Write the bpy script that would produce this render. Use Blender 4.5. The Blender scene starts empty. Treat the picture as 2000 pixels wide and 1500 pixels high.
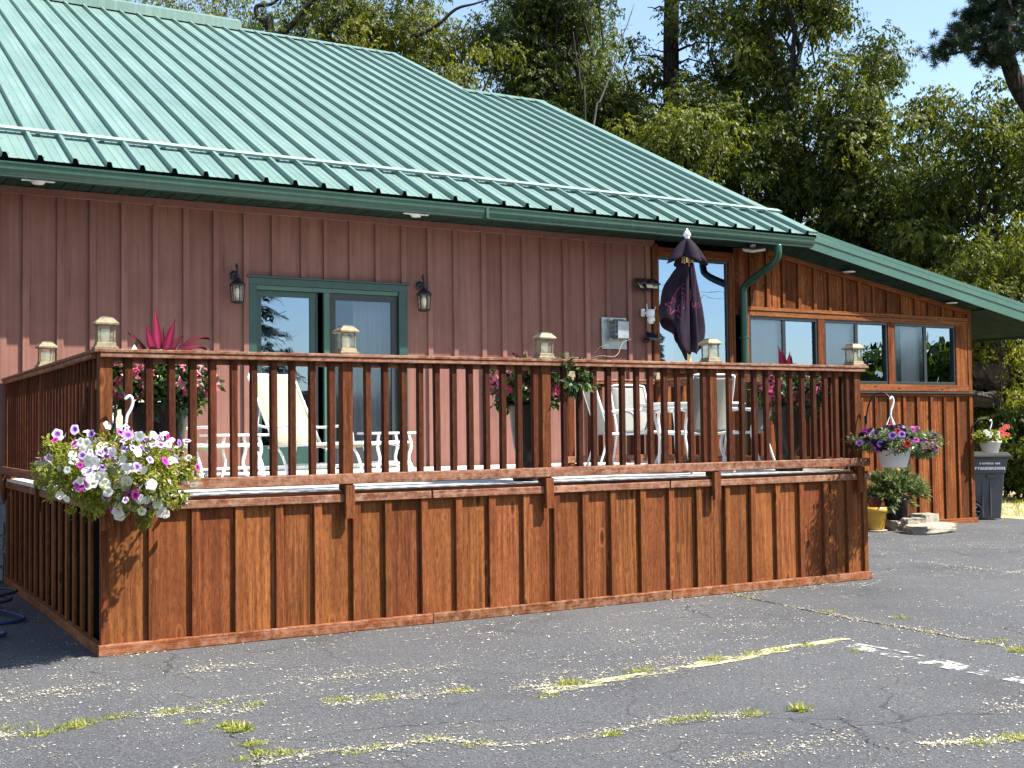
import bpy, bmesh, math, random
import numpy as np
from mathutils import Vector, Matrix, Euler
from mathutils.bvhtree import BVHTree
R_ = math.radians
random.seed(7)
S = bpy.context.scene
COL = S.collection

# ------------------------------------------------------------------ camera, sky, sun, exposure
YAW, PITCH, ROLL = 0.52467, 0.03793, -0.01174
CAM = Vector((-1.8027, -9.043, 1.6)); FPX = 2339.7
_f = Vector((math.sin(YAW)*math.cos(PITCH), math.cos(YAW)*math.cos(PITCH), math.sin(PITCH)))
_r = Vector((math.cos(YAW), -math.sin(YAW), 0)); _u = _r.cross(_f)
_r2 = _r*math.cos(ROLL)+_u*math.sin(ROLL); _u2 = _u*math.cos(ROLL)-_r*math.sin(ROLL)
cd = bpy.data.cameras.new('camera'); cam = bpy.data.objects.new('camera', cd); COL.objects.link(cam)
m = Matrix((_r2, _u2, -_f)).transposed().to_4x4(); m.translation = CAM
cam.matrix_world = m
cd.sensor_width = 36; cd.lens = FPX/2000*36; cd.clip_start = 0.05; cd.clip_end = 900
S.camera = cam
SUN = Vector((1.08, -1.0, 1.95)).normalized()
w = bpy.data.worlds.new('World'); S.world = w; w.use_nodes = True
nt = w.node_tree; bg = nt.nodes['Background']
sky = nt.nodes.new('ShaderNodeTexSky'); sky.sky_type = 'NISHITA'; sky.sun_disc = False
sky.sun_elevation = math.asin(SUN.z); sky.sun_rotation = math.atan2(SUN.x, SUN.y)
sky.air_density = 1.15; sky.dust_density = 0.7; sky.ozone_density = 1.0
nt.links.new(sky.outputs[0], bg.inputs[0]); bg.inputs[1].default_value = 0.105
sd = bpy.data.lights.new('sun', 'SUN'); so = bpy.data.objects.new('sun', sd); COL.objects.link(so)
sd.energy = 5.0; sd.angle = R_(0.55); sd.color = (1.0, 0.94, 0.84)
so.rotation_euler = SUN.to_track_quat('Z', 'Y').to_euler(); so.location = (20, -20, 40)
S.view_settings.view_transform = 'Standard'; S.view_settings.look = 'None'
S.view_settings.exposure = 1.35; S.view_settings.gamma = 1.0; S.view_settings.use_curve_mapping = False
S.cycles.max_bounces = 8; S.cycles.transparent_max_bounces = 12

# ------------------------------------------------------------------ helpers
def raydir(px, py): return _f + _r2*((px-1000)/FPX) - _u2*((py-750)/FPX)
def at_depth(px, depth):               # ground point under a sight line at a distance along the view axis
    p = CAM + raydir(px, 750)*depth; return Vector((p.x, p.y, 0))
def ground(px, py, z=0.0):
    d = raydir(px, py); t = (z-CAM.z)/d.z; return CAM + d*t
def zat(py, depth, px=1000): return (CAM + raydir(px, py)*depth).z

ABS = {}
def absloc(o): return ABS.get(o.name, Vector((0, 0, 0))) if o else Vector((0, 0, 0))
def link(o, parent=None, loc=(0, 0, 0)):
    loc = Vector(loc); COL.objects.link(o); ABS[o.name] = loc
    if parent: o.parent = parent; o.location = loc - absloc(parent)
    else: o.location = loc
    return o
def thing(name, label, cat, loc=(0, 0, 0), group=None):
    o = bpy.data.objects.new(name, None); o.empty_display_size = .2; link(o, None, loc)
    o['label'] = label; o['category'] = cat
    if group: o['group'] = group
    return o
def tag(o, label, cat, group=None):
    o['label'] = label; o['category'] = cat
    if group: o['group'] = group
    return o
def mk(name, V, F, mat, parent=None, origin=None, smooth=False, kind=None):
    V = [Vector(v) for v in V]
    if origin is None:
        lo = Vector([min(v[i] for v in V) for i in range(3)]); hi = Vector([max(v[i] for v in V) for i in range(3)])
        origin = (lo+hi)/2; origin.z = lo.z
    origin = Vector(origin)
    me = bpy.data.meshes.new(name); me.from_pydata([v-origin for v in V], [], F); me.materials.append(mat)
    if smooth: me.polygons.foreach_set('use_smooth', [True]*len(me.polygons))
    me.update()
    o = bpy.data.objects.new(name, me); link(o, parent, origin)
    if kind: o['kind'] = kind
    return o
CACHE = {}
def plank_mesh(name, dx, dy, dz, b, mat):
    key = (name, round(dx, 3), round(dy, 3), round(dz, 3), mat.name)
    if key in CACHE: return CACHE[key]
    d = [dx, dy, dz]; ax = d.index(max(d)); o = [i for i in range(3) if i != ax]
    b = min(b, d[o[0]]*.3, d[o[1]]*.3); h0, h1 = d[o[0]]/2, d[o[1]]/2
    ring = [(-h0+b, -h1), (h0-b, -h1), (h0, -h1+b), (h0, h1-b), (h0-b, h1), (-h0+b, h1), (-h0, h1-b), (-h0, -h1+b)]
    V = []
    for e in (-d[ax]/2, d[ax]/2):
        for a, c in ring:
            v = [0, 0, 0]; v[ax] = e; v[o[0]] = a; v[o[1]] = c; V.append(v)
    F = [tuple(range(7, -1, -1)), tuple(range(8, 16))]+[(i, (i+1) % 8, 8+(i+1) % 8, 8+i) for i in range(8)]
    me = bpy.data.meshes.new(name); me.from_pydata(V, [], F); me.materials.append(mat)
    bm = bmesh.new(); bm.from_mesh(me); bmesh.ops.recalc_face_normals(bm, faces=bm.faces); bm.to_mesh(me); bm.free()
    CACHE[key] = me; return me
def box(name, lo, hi, mat, parent=None, b=.004, rot=None):
    lo, hi = Vector(lo), Vector(hi); d = hi-lo
    o = bpy.data.objects.new(name, plank_mesh(name, d.x, d.y, d.z, b, mat)); link(o, parent, (lo+hi)/2)
    if rot: o.rotation_euler = rot
    return o
def tube_vf(P, r, n=8, closed=False, V=None, F=None):
    V = [] if V is None else V; F = [] if F is None else F
    P = [Vector(p) for p in P]; k = len(P); base = len(V)
    rs = r if isinstance(r, (list, tuple)) else [r]*k
    T = []
    for i in range(k):
        a = P[(i-1) % k] if (i > 0 or closed) else P[i]; c = P[(i+1) % k] if (i < k-1 or closed) else P[i]
        T.append((c-a).normalized())
    nrm = T[0].orthogonal().normalized()
    for i in range(k):
        if i: 
            nrm = nrm - T[i]*nrm.dot(T[i])
            nrm = nrm.normalized() if nrm.length > 1e-6 else T[i].orthogonal().normalized()
        bi = T[i].cross(nrm)
        for j in range(n):
            a = 2*math.pi*j/n; V.append(P[i]+(nrm*math.cos(a)+bi*math.sin(a))*rs[i])
    for i in range(k if closed else k-1):
        for j in range(n):
            i2 = (i+1) % k
            F.append((base+i*n+j, base+i*n+(j+1) % n, base+i2*n+(j+1) % n, base+i2*n+j))
    if not closed:
        F.append(tuple(base+j for j in range(n-1, -1, -1))); F.append(tuple(base+(k-1)*n+j for j in range(n)))
    return V, F
def smooth_path(P, n=6, closed=False):
    P = [Vector(p) for p in P]; k = len(P); out = []
    for i in range(k if closed else k-1):
        p0 = P[(i-1) % k] if (i > 0 or closed) else P[i]; p1 = P[i]; p2 = P[(i+1) % k]; p3 = P[(i+2) % k] if (i < k-2 or closed) else P[(i+1) % k]
        for j in range(n):
            t = j/n
            out.append(.5*((2*p1)+(p2-p0)*t+(2*p0-5*p1+4*p2-p3)*t*t+(3*p1-p0-3*p2+p3)*t**3))
    if not closed: out.append(P[-1])
    return out
def tube(name, P, r, mat, parent=None, n=8, sm=0, closed=False, origin=None):
    if sm:
        k0 = len(P); P = smooth_path(P, sm, closed)
        if isinstance(r, (list, tuple)): r = list(np.interp(np.linspace(0, k0-1, len(P)), range(k0), r))
    V, F = tube_vf(P, r, n, closed); return mk(name, V, F, mat, parent, origin, smooth=True)
def lathe(name, prof, mat, parent=None, c=(0, 0, 0), n=24, smooth=True, phase=0, sx=1, sy=1):
    V, F = [], []; k = len(prof)
    for r, z in prof:
        for j in range(n):
            a = 2*math.pi*j/n+phase; V.append((c[0]+r*math.cos(a)*sx, c[1]+r*math.sin(a)*sy, c[2]+z))
    for i in range(k-1):
        for j in range(n): F.append((i*n+j, i*n+(j+1) % n, (i+1)*n+(j+1) % n, (i+1)*n+j))
    F.append(tuple(range(n-1, -1, -1))); F.append(tuple((k-1)*n+j for j in range(n)))
    return mk(name, V, F, mat, parent, None, smooth)
def quads_mesh(name, V, mat, parent=None, loc=(0, 0, 0), tint=None, k=4):
    """V: (N,k,3) numpy, one k-gon each, in world coords; loc is the origin"""
    N = len(V); V = V - np.array(loc)[None, None, :]
    me = bpy.data.meshes.new(name); me.vertices.add(N*k); me.vertices.foreach_set('co', V.reshape(-1).astype(np.float32))
    me.loops.add(N*k); me.loops.foreach_set('vertex_index', np.arange(N*k, dtype=np.int32))
    me.polygons.add(N); me.polygons.foreach_set('loop_start', np.arange(0, N*k, k, dtype=np.int32))
    me.update(calc_edges=True)
    if tint is not None:
        a = me.attributes.new('tint', 'FLOAT', 'POINT'); a.data.foreach_set('value', np.repeat(tint, k).astype(np.float32))
    me.materials.append(mat)
    o = bpy.data.objects.new(name, me); link(o, parent, loc); return o
def norm(a): return a/np.maximum(np.linalg.norm(a, axis=-1, keepdims=True), 1e-9)
def leaf_quads(P, D, N, L, W):
    D = norm(D); Sd = norm(np.cross(D, N)); Nn = np.cross(Sd, D)
    L = np.asarray(L).reshape(-1, 1); W = np.asarray(W).reshape(-1, 1)
    mid = P+D*L*.45-Nn*L*.06
    return np.stack([P, mid+Sd*W*.5, P+D*L-Nn*L*.2, mid-Sd*W*.5], 1)

# ------------------------------------------------------------------ materials
def newmat(name):
    mt = bpy.data.materials.new(name); mt.use_nodes = True; n = mt.node_tree
    return mt, n, n.nodes['Principled BSDF'], n.nodes['Material Output']
def nd(n, t, **kw):
    x = n.nodes.new(t)
    for k, v in kw.items():
        if k.startswith('i_'):
            key = k[2:]; x.inputs[int(key) if key.isdigit() else key.replace('_', ' ')].default_value = v
        else: setattr(x, k, v)
    return x
def mixc(n, fac, a, b, mode='MIX'):
    x = n.nodes.new('ShaderNodeMix'); x.data_type = 'RGBA'; x.blend_type = mode
    for idx, v in ((0, fac), (6, a), (7, b)):
        if isinstance(v, bpy.types.NodeSocket): n.links.new(v, x.inputs[idx])
        elif v is not None: x.inputs[idx].default_value = v if idx == 0 else (tuple(v)+(1,) if len(v) == 3 else v)
    return x.outputs[2]
def ramp(n, src, pts, interp='LINEAR'):
    x = n.nodes.new('ShaderNodeValToRGB'); x.color_ramp.interpolation = interp; e = x.color_ramp.elements
    while len(e) < len(pts): e.new(.5)
    for el, (p, c) in zip(e, pts):
        el.position = p; el.color = (c, c, c, 1) if not isinstance(c, tuple) else (c+(1,) if len(c) == 3 else c)
    n.links.new(src, x.inputs[0]); return x.outputs[0]
def mathn(n, op, a, b=None, c=None):
    x = n.nodes.new('ShaderNodeMath'); x.operation = op
    for i, v in enumerate((a, b, c)):
        if v is None: continue
        if isinstance(v, bpy.types.NodeSocket): n.links.new(v, x.inputs[i])
        else: x.inputs[i].default_value = v
    return x.outputs[0]
def coords(n, scale=(1, 1, 1), rand=0., src='Object'):
    tc = n.nodes.new('ShaderNodeTexCoord'); v = tc.outputs[src]
    if rand:
        oi = n.nodes.new('ShaderNodeObjectInfo')
        mm = nd(n, 'ShaderNodeVectorMath', operation='MULTIPLY_ADD')
        mm.inputs[1].default_value = (rand, rand*1.7, rand*2.3); n.links.new(oi.outputs['Random'], mm.inputs[0]); n.links.new(v, mm.inputs[2]); v = mm.outputs[0]
    mp = n.nodes.new('ShaderNodeMapping'); mp.inputs['Scale'].default_value = scale; n.links.new(v, mp.inputs[0]); return mp.outputs[0]
def noise(n, vec, scale, detail=4, rough=.55, dist=0.):
    x = nd(n, 'ShaderNodeTexNoise'); x.inputs['Scale'].default_value = scale; x.inputs['Detail'].default_value = detail
    x.inputs['Roughness'].default_value = rough; x.inputs['Distortion'].default_value = dist; n.links.new(vec, x.inputs['Vector']); return x.outputs['Fac']
def bump(n, h, bs, strength=.3, dist=.01):
    x = nd(n, 'ShaderNodeBump'); x.inputs['Strength'].default_value = strength; x.inputs['Distance'].default_value = dist
    n.links.new(h, x.inputs['Height']); n.links.new(x.outputs[0], bs.inputs['Normal'])
def plain(name, col, rough=.5, metal=0., var=.12, scale=8., bmp=.0, spec=.5):
    mt, n, b, o = newmat(name); v = coords(n, rand=9.)
    f = noise(n, v, scale, 5)
    lo = tuple(max(0, c*(1-var)) for c in col); hi = tuple(min(1, c*(1+var)) for c in col)
    c = ramp(n, f, [(.3, lo), (.7, hi)]); n.links.new(c, b.inputs['Base Color'])
    b.inputs['Roughness'].default_value = rough; b.inputs['Metallic'].default_value = metal; b.inputs['Specular IOR Level'].default_value = spec
    if bmp: bump(n, noise(n, v, scale*6, 4), b, bmp, .004)
    return mt
def wood(name, dark, mid, light, axis, vary=.3, knots=True, worn=0., rough=.62, worncol=(.42, .25, .17)):
    mt, n, b, o = newmat(name)
    sc = [9., 9., 9.]; sc[axis] = .55; v = coords(n, tuple(sc), rand=23.)
    sc2 = [60., 60., 60.]; sc2[axis] = 1.6; vf = coords(n, tuple(sc2), rand=23.)
    sw = [4.5, 4.5, 4.5]; sw[axis] = .42; vw = coords(n, tuple(sw), rand=31.)
    g1 = noise(n, v, 1., 6, .6, .9); g2 = noise(n, vf, 1., 3, .6)
    ss = [75., 75., 75.]; ss[axis] = 14.; g3 = noise(n, coords(n, tuple(ss), rand=11.), 1., 5, .75)
    bl = noise(n, coords(n, (1, 1, 1), rand=41.), 2.6, 4, .6)
    wv = nd(n, 'ShaderNodeTexWave', wave_type='RINGS', rings_direction='SPHERICAL'); wv.inputs['Scale'].default_value = 2.3; wv.inputs['Distortion'].default_value = 5.
    wv.inputs['Detail'].default_value = 2.; wv.inputs['Detail Scale'].default_value = .9; n.links.new(vw, wv.inputs['Vector'])
    c = ramp(n, g1, [(.28, dark), (.5, mid), (.74, light)])
    ri = nd(n, 'ShaderNodeObjectInfo'); r1 = mathn(n, 'FRACT', mathn(n, 'MULTIPLY', ri.outputs['Random'], 13.7)); r2 = mathn(n, 'FRACT', mathn(n, 'MULTIPLY', ri.outputs['Random'], 29.3))
    c = mixc(n, mathn(n, 'MULTIPLY', ramp(n, wv.outputs['Fac'], [(.1, .0), (.9, .75)]), mathn(n, 'POWER', r1, 2.)), c, light)
    c = mixc(n, mathn(n, 'MULTIPLY', ramp(n, g2, [(.32, .9), (.55, 0.)]), mathn(n, 'MULTIPLY_ADD', r2, .8, .1)), c, tuple(x*.45 for x in dark))
    c = mixc(n, ramp(n, g3, [(.36, .62), (.52, 0.)]), c, tuple(x*.5 for x in dark))
    c = mixc(n, ramp(n, g3, [(.58, 0.), (.74, .5)]), c, tuple(min(1, x*1.5+.01) for x in light))
    c = mixc(n, ramp(n, bl, [(.45, 0.), (.75, .45)]), c, dark)
    if knots:
        sk = [5.2, 5.2, 5.2]; sk[axis] = 2.0; vk = coords(n, tuple(sk), rand=57.)
        vo = nd(n, 'ShaderNodeTexVoronoi'); vo.inputs['Scale'].default_value = 1.; vo.inputs['Randomness'].default_value = 1.; n.links.new(vk, vo.inputs['Vector'])
        kd = vo.outputs['Distance']
        c = mixc(n, ramp(n, kd, [(.05, .85), (.13, .0)]), c, tuple(x*.35 for x in dark))
        c = mixc(n, ramp(n, kd, [(.13, 0.), (.16, .55), (.2, 0.)]), c, light)
    oi = nd(n, 'ShaderNodeObjectInfo'); hs = nd(n, 'ShaderNodeHueSaturation')
    n.links.new(mathn(n, 'MULTIPLY_ADD', oi.outputs['Random'], vary*2, 1-vary), hs.inputs['Value'])
    n.links.new(mathn(n, 'MULTIPLY_ADD', mathn(n, 'FRACT', mathn(n, 'MULTIPLY', oi.outputs['Random'], 7.31)), -.009, .5035), hs.inputs['Hue'])
    n.links.new(c, hs.inputs['Color']); c = hs.outputs[0]
    if worn:
        wn = noise(n, coords(n, (1, 1, 1), rand=5.), 14., 8, .75)
        c = mixc(n, ramp(n, wn, [(.5-.12*worn, 0.), (.68, worn)]), c, worncol)
    n.links.new(c, b.inputs['Base Color']); b.inputs['Roughness'].default_value = .8; b.inputs['Specular IOR Level'].default_value = .12
    h = mathn(n, 'ADD', mathn(n, 'MULTIPLY', g2, .6), mathn(n, 'ADD', g1, mathn(n, 'MULTIPLY', g3, .7))); bump(n, h, b, .6, .006)
    return mt
def leafmat(name, cols, trans=.35, rough=.5, gloss=.25):
    mt, n, b, o = newmat(name)
    at = nd(n, 'ShaderNodeAttribute', attribute_name='tint')
    k = len(cols); c = ramp(n, at.outputs['Fac'], [(i/(k-1), tuple(x)) for i, x in enumerate(cols)])
    n.links.new(c, b.inputs['Base Color']); b.inputs['Roughness'].default_value = rough; b.inputs['Specular IOR Level'].default_value = gloss
    tr = nd(n, 'ShaderNodeBsdfTranslucent'); hs = nd(n, 'ShaderNodeHueSaturation'); hs.inputs['Saturation'].default_value = 1.15; hs.inputs['Value'].default_value = 1.5
    n.links.new(c, hs.inputs['Color']); n.links.new(hs.outputs[0], tr.inputs['Color'])
    mx = nd(n, 'ShaderNodeMixShader'); mx.inputs[0].default_value = trans
    n.links.new(b.outputs[0], mx.inputs[1]); n.links.new(tr.outputs[0], mx.inputs[2]); n.links.new(mx.outputs[0], o.inputs[0])
    return mt
def petal(name, rim, throat, trans=.3):
    mt, n, b, o = newmat(name)
    at = nd(n, 'ShaderNodeAttribute', attribute_name='throat')
    oi = nd(n, 'ShaderNodeObjectInfo'); hs = nd(n, 'ShaderNodeHueSaturation')
    n.links.new(mathn(n, 'MULTIPLY_ADD', oi.outputs['Random'], .3, .85), hs.inputs['Value'])
    c = mixc(n, ramp(n, at.outputs['Fac'], [(.25, 0.), (.9, 1.)]), rim, throat); n.links.new(c, hs.inputs['Color'])
    n.links.new(hs.outputs[0], b.inputs['Base Color']); b.inputs['Roughness'].default_value = .55; b.inputs['Specular IOR Level'].default_value = .2
    tr = nd(n, 'ShaderNodeBsdfTranslucent'); n.links.new(hs.outputs[0], tr.inputs['Color'])
    mx = nd(n, 'ShaderNodeMixShader'); mx.inputs[0].default_value = trans
    n.links.new(b.outputs[0], mx.inputs[1]); n.links.new(tr.outputs[0], mx.inputs[2]); n.links.new(mx.outputs[0], o.inputs[0])
    return mt
def paneMat(name, refl, tint=(.85, .88, .88), rough=0.0):
    mt, n, b, o = newmat(name); n.nodes.remove(b)
    t = nd(n, 'ShaderNodeBsdfTransparent'); t.inputs[0].default_value = tint+(1,)
    g = nd(n, 'ShaderNodeBsdfGlossy'); g.inputs['Color'].default_value = (.50, .70, 1, 1); g.inputs['Roughness'].default_value = rough
    # old float glass: a slow waviness in what it mirrors
    bp = nd(n, 'ShaderNodeBump'); bp.inputs['Strength'].default_value = .05; bp.inputs['Distance'].default_value = .02
    n.links.new(noise(n, coords(n), 3.5, 1), bp.inputs['Height']); n.links.new(bp.outputs[0], g.inputs['Normal'])
    lw = nd(n, 'ShaderNodeLayerWeight'); lw.inputs[0].default_value = .3
    f = mathn(n, 'MULTIPLY_ADD', lw.outputs['Fresnel'], 1-refl, refl)
    mx = nd(n, 'ShaderNodeMixShader'); n.links.new(f, mx.inputs[0]); n.links.new(t.outputs[0], mx.inputs[1]); n.links.new(g.outputs[0], mx.inputs[2]); n.links.new(mx.outputs[0], o.inputs[0])
    return mt

CED = dict(dark=(.088, .026, .009), mid=(.185, .058, .018), light=(.295, .107, .033))
cedarZ = wood('cedar_stain_vertical', axis=2, vary=.15, **CED)
cedarX = wood('cedar_stain_horizontal', axis=0, vary=.16, worn=.55, **CED)
cedarY = wood('cedar_stain_deep', axis=1, vary=.16, worn=.4, **CED)
BAL = dict(dark=(.030, .0085, .004), mid=(.062, .0165, .007), light=(.12, .036, .013))
balZ = wood('baluster_stain', axis=2, vary=.25, knots=False, worn=.25, worncol=(0.112, 0.0434, 0.021), **BAL)
POST = dict(dark=(.060, .017, .007), mid=(.125, .036, .013), light=(.25, .088, .032))
postZ = wood('post_stain', axis=2, vary=.2, **POST)
postX = wood('post_stain_x', axis=0, vary=.15, knots=False, **POST)
RAIL = dict(dark=(.10, .032, .016), mid=(.20, .072, .038), light=(.31, .14, .08))
railX = wood('rail_weathered_x', axis=0, vary=.12, worn=.6, worncol=(0.425, 0.2805, 0.1955), **RAIL)
railY = wood('rail_weathered_y', axis=1, vary=.12, worn=.5, worncol=(0.408, 0.2635, 0.1785), **RAIL)
sunZ = wood('sunroom_cedar_vertical', dark=(.055, .014, .005), mid=(.15, .043, .012), light=(.30, .105, .028), axis=2, vary=.3)
sunX = wood('sunroom_cedar_horizontal', dark=(.085, .025, .009), mid=(.19, .060, .019), light=(.31, .115, .038), axis=0, vary=.12, worn=.15, worncol=(.32, .17, .09))
deckX = wood('deck_board_bleached', dark=(.6, .58, .53), mid=(.74, .72, .67), light=(.84, .82, .77), axis=0, vary=.08, knots=False, worn=.2, worncol=(.5, .45, .4))
def redpaint():
    mt, n, b, o = newmat('red_brown_wall_paint')
    v = coords(n, (1, 1, 1), rand=17.); vs = coords(n, (26, 26, .8), rand=17.); vc = coords(n, (45, 45, 1.1), rand=29.)
    f = noise(n, v, 1.6, 7, .7); s = noise(n, vs, 1., 4, .6); g = noise(n, v, 70., 4, .7)
    c = ramp(n, f, [(.3, (.19, .091, .073)), (.7, (.25, .127, .104))])
    c = mixc(n, ramp(n, s, [(.34, .38), (.58, 0.)]), c, (.135, .06, .047)); c = mixc(n, ramp(n, g, [(.62, 0.), (.75, .4)]), c, (.36, .19, .15)); c = mixc(n, ramp(n, g, [(.28, .5), (.40, 0.)]), c, (.15, .06, .05))
    cr = noise(n, vc, 1., 2, .5, .4); br = noise(n, v, 1.3, 2)
    c = mixc(n, mathn(n, 'MULTIPLY', ramp(n, cr, [(.27, 1.), (.31, 0.)]), ramp(n, br, [(.45, 0.), (.6, .8)])), c, (.06, .025, .02))
    oi = nd(n, 'ShaderNodeObjectInfo'); hs = nd(n, 'ShaderNodeHueSaturation')
    n.links.new(mathn(n, 'MULTIPLY_ADD', oi.outputs['Random'], .18, .91), hs.inputs['Value']); n.links.new(c, hs.inputs['Color'])
    n.links.new(hs.outputs[0], b.inputs['Base Color']); b.inputs['Roughness'].default_value = .85; b.inputs['Specular IOR Level'].default_value = .1
    bump(n, mathn(n, 'ADD', g, mathn(n, 'MULTIPLY', s, 1.5)), b, .45, .004); return mt
redZ = redpaint()
def roofmetal(name, c0, c1, rough=.38, metal=.0, chalk=.5):
    mt, n, b, o = newmat(name)
    v = coords(n, (1, 1, 1), rand=13.); vs = coords(n, (14, .5, .5), rand=13.)
    f = noise(n, v, .7, 4); s = noise(n, vs, 1., 4)
    c = ramp(n, f, [(.3, c0), (.7, c1)]); c = mixc(n, ramp(n, s, [(.5, 0.), (.75, chalk)]), c, tuple(min(1, x*1.35+.03) for x in c1))
    oi = nd(n, 'ShaderNodeObjectInfo'); hs = nd(n, 'ShaderNodeHueSaturation')
    n.links.new(mathn(n, 'MULTIPLY_ADD', oi.outputs['Random'], .08, .96), hs.inputs['Value']); n.links.new(c, hs.inputs['Color'])
    n.links.new(hs.outputs[0], b.inputs['Base Color']); b.inputs['Roughness'].default_value = rough; b.inputs['Metallic'].default_value = metal
    b.inputs['Specular IOR Level'].default_value = .5
    bump(n, noise(n, v, 1.8, 2), b, .12, .02); return mt
roofM = roofmetal('green_roof_steel', (.108, .186, .161), (.148, .232, .203), .45, chalk=.45)
trimM = roofmetal('green_trim_steel', (.030, .088, .066), (.048, .115, .088), .38, chalk=.2)
gutM = roofmetal('green_gutter', (0.01632, 0.0578, 0.0408), (0.02448, 0.0748, 0.0544), .3, chalk=.3)
dspM = roofmetal('green_downspout', (0.0068, 0.051, 0.0306), (0.01088, 0.0646, 0.0408), .3, chalk=.15)
doorG = plain('door_green_enamel', (0.01496, 0.051, 0.0408), .4, var=.15)
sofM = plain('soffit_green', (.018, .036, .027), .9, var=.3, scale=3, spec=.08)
blackM = plain('black_closure_and_shade', (.006, .005, .005), .95, spec=.02)  # foam closures, and the deep shade painted behind the left skirt slats
fasM = plain('weathered_subfascia', (0.0612, 0.034, 0.0238), .8, var=.5, scale=20)
blackF = plain('black_window_frame', (.012, .014, .016), .4)
scrM = plain('dark_screen_frame', (0.0204, 0.02448, 0.02584), .5)
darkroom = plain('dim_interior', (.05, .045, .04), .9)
curt = plain('pale_curtain', (.36, .36, .36), .9, var=.08, scale=3)
paneM = paneMat('window_glass', .36)
paneD = paneMat('door_glass', .30)
screenP = paneMat('screened_glass', .10, (.62, .64, .66), .12)
screenW = paneMat('pale_screened_glass', .12, (.88, .89, .9), .1)
pewter = plain('lantern_pewter', (0.204, 0.1632, 0.0986), .5, .25, var=.35, scale=30, bmp=.3)
wax = plain('candle_wax', (.86, .84, .66), .5, var=.05)
def frost():
    mt, n, b, o = newmat('lantern_glass'); b.inputs['Base Color'].default_value = (.75, .74, .66, 1); b.inputs['Roughness'].default_value = .25
    t = nd(n, 'ShaderNodeBsdfTransparent'); t.inputs[0].default_value = (.93, .92, .85, 1); mx = nd(n, 'ShaderNodeMixShader')
    f = noise(n, coords(n, rand=5.), 25., 4); n.links.new(ramp(n, f, [(.3, .04), (.75, .20)]), mx.inputs[0])
    n.links.new(t.outputs[0], mx.inputs[1]); n.links.new(b.outputs[0], mx.inputs[2]); n.links.new(mx.outputs[0], o.inputs[0]); return mt
frostM = frost()
ironB = plain('blackened_iron', (.014, .014, .016), .45, .2, bmp=.2)
lampBl = plain('wall_lantern_metal', (.025, .028, .034), .4, .5)
whiteP = plain('white_plastic', (.72, .73, .74), .4, var=.05)
whiteT = plain('white_powder_coat', (.78, .79, .8), .35, var=.04)
greyM = plain('galvanised_vent', (0.306, 0.3264, 0.34), .45, .5, var=.2, scale=14)
solarM = plain('solar_cell', (.01, .012, .02), .15)
ledM = plain('amber_led_lens', (.72, .62, .40), .3)
binM = plain('grey_bin_plastic', (.085, .088, .092), .55, var=.12, scale=3, spec=.3)
tireM = plain('black_rubber', (.012, .012, .012), .7)
yellowP = plain('yellow_glazed_pot', (0.51, 0.2856, 0.034), .35, var=.15, scale=5)
blackP = plain('black_nursery_pot', (.012, .012, .013), .5)
urnM = plain('dark_bronze_urn', (.014, .009, .007), .4, .0, var=.5, scale=7)
soilM = plain('potting_soil', (.03, .02, .014), .95, var=.4, scale=40)
hoseM = plain('blue_hose', (0.00816, 0.034, 0.1156), .4)
hoseD = plain('dark_hose', (.02, .024, .028), .5)
def slingmat(name, base, dot):
    mt, n, b, o = newmat(name); v = coords(n)
    vo = nd(n, 'ShaderNodeTexVoronoi'); vo.inputs['Scale'].default_value = 26.; n.links.new(v, vo.inputs['Vector'])
    c = mixc(n, mathn(n, 'MULTIPLY', ramp(n, vo.outputs['Distance'], [(.25, 1.), (.4, 0.)]), ramp(n, noise(n, v, 9., 3), [(.4, 0.), (.6, 1.)])), base, dot)
    n.links.new(c, b.inputs['Base Color']); b.inputs['Roughness'].default_value = .8
    t = nd(n, 'ShaderNodeBsdfTranslucent'); n.links.new(c, t.inputs[0]); mx = nd(n, 'ShaderNodeMixShader'); mx.inputs[0].default_value = .3
    n.links.new(b.outputs[0], mx.inputs[1]); n.links.new(t.outputs[0], mx.inputs[2]); n.links.new(mx.outputs[0], o.inputs[0]); return mt
slingC = slingmat('cream_floral_sling', (.44, .42, .31), (.40, .34, .15))
slingG = slingmat('grey_mesh_sling', (.36, .36, .33), (.28, .28, .27))
brollyM = plain('faded_aubergine_canvas', (.020, .012, .022), .9, var=.35, scale=4, bmp=.2, spec=.15)
printM = plain('faded_magenta_print', (.30, .03, .10), .8)
paleWood = plain('pale_umbrella_pole', (.62, .45, .18), .5)
barkM = plain('tree_bark', (.022, .017, .014), .95, var=.5, scale=12, bmp=.8)
def pinebark():
    mt, n, b, o = newmat('pine_bark'); v = coords(n, (1, 1, .22)); f = noise(n, v, 7., 6, .75, .6); vo = nd(n, 'ShaderNodeTexVoronoi', feature='DISTANCE_TO_EDGE'); vo.inputs['Scale'].default_value = 9.; n.links.new(v, vo.inputs['Vector'])
    c = ramp(n, f, [(.3, (.018, .013, .011)), (.55, (.045, .034, .029)), (.75, (.085, .07, .06))]); c = mixc(n, ramp(n, vo.outputs['Distance'], [(.02, .9), (.12, 0.)]), c, (.008, .006, .005))
    n.links.new(c, b.inputs['Base Color']); b.inputs['Roughness'].default_value = .95; b.inputs['Specular IOR Level'].default_value = .1; bump(n, mathn(n, 'ADD', f, mathn(n, 'MULTIPLY', vo.outputs['Distance'], 3.)), b, 1., .06); return mt
barkP = pinebark()
barkG = plain('grey_dead_bark', (.10, .09, .08), .9, var=.4, scale=10, bmp=.6)
stoneM = plain('pale_limestone', (0.2856, 0.2516, 0.1972), .85, var=.35, scale=7, bmp=.6)
rockM = plain('weathered_rock', (.075, .06, .045), .95, var=.6, scale=2.5, bmp=1.)
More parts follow.
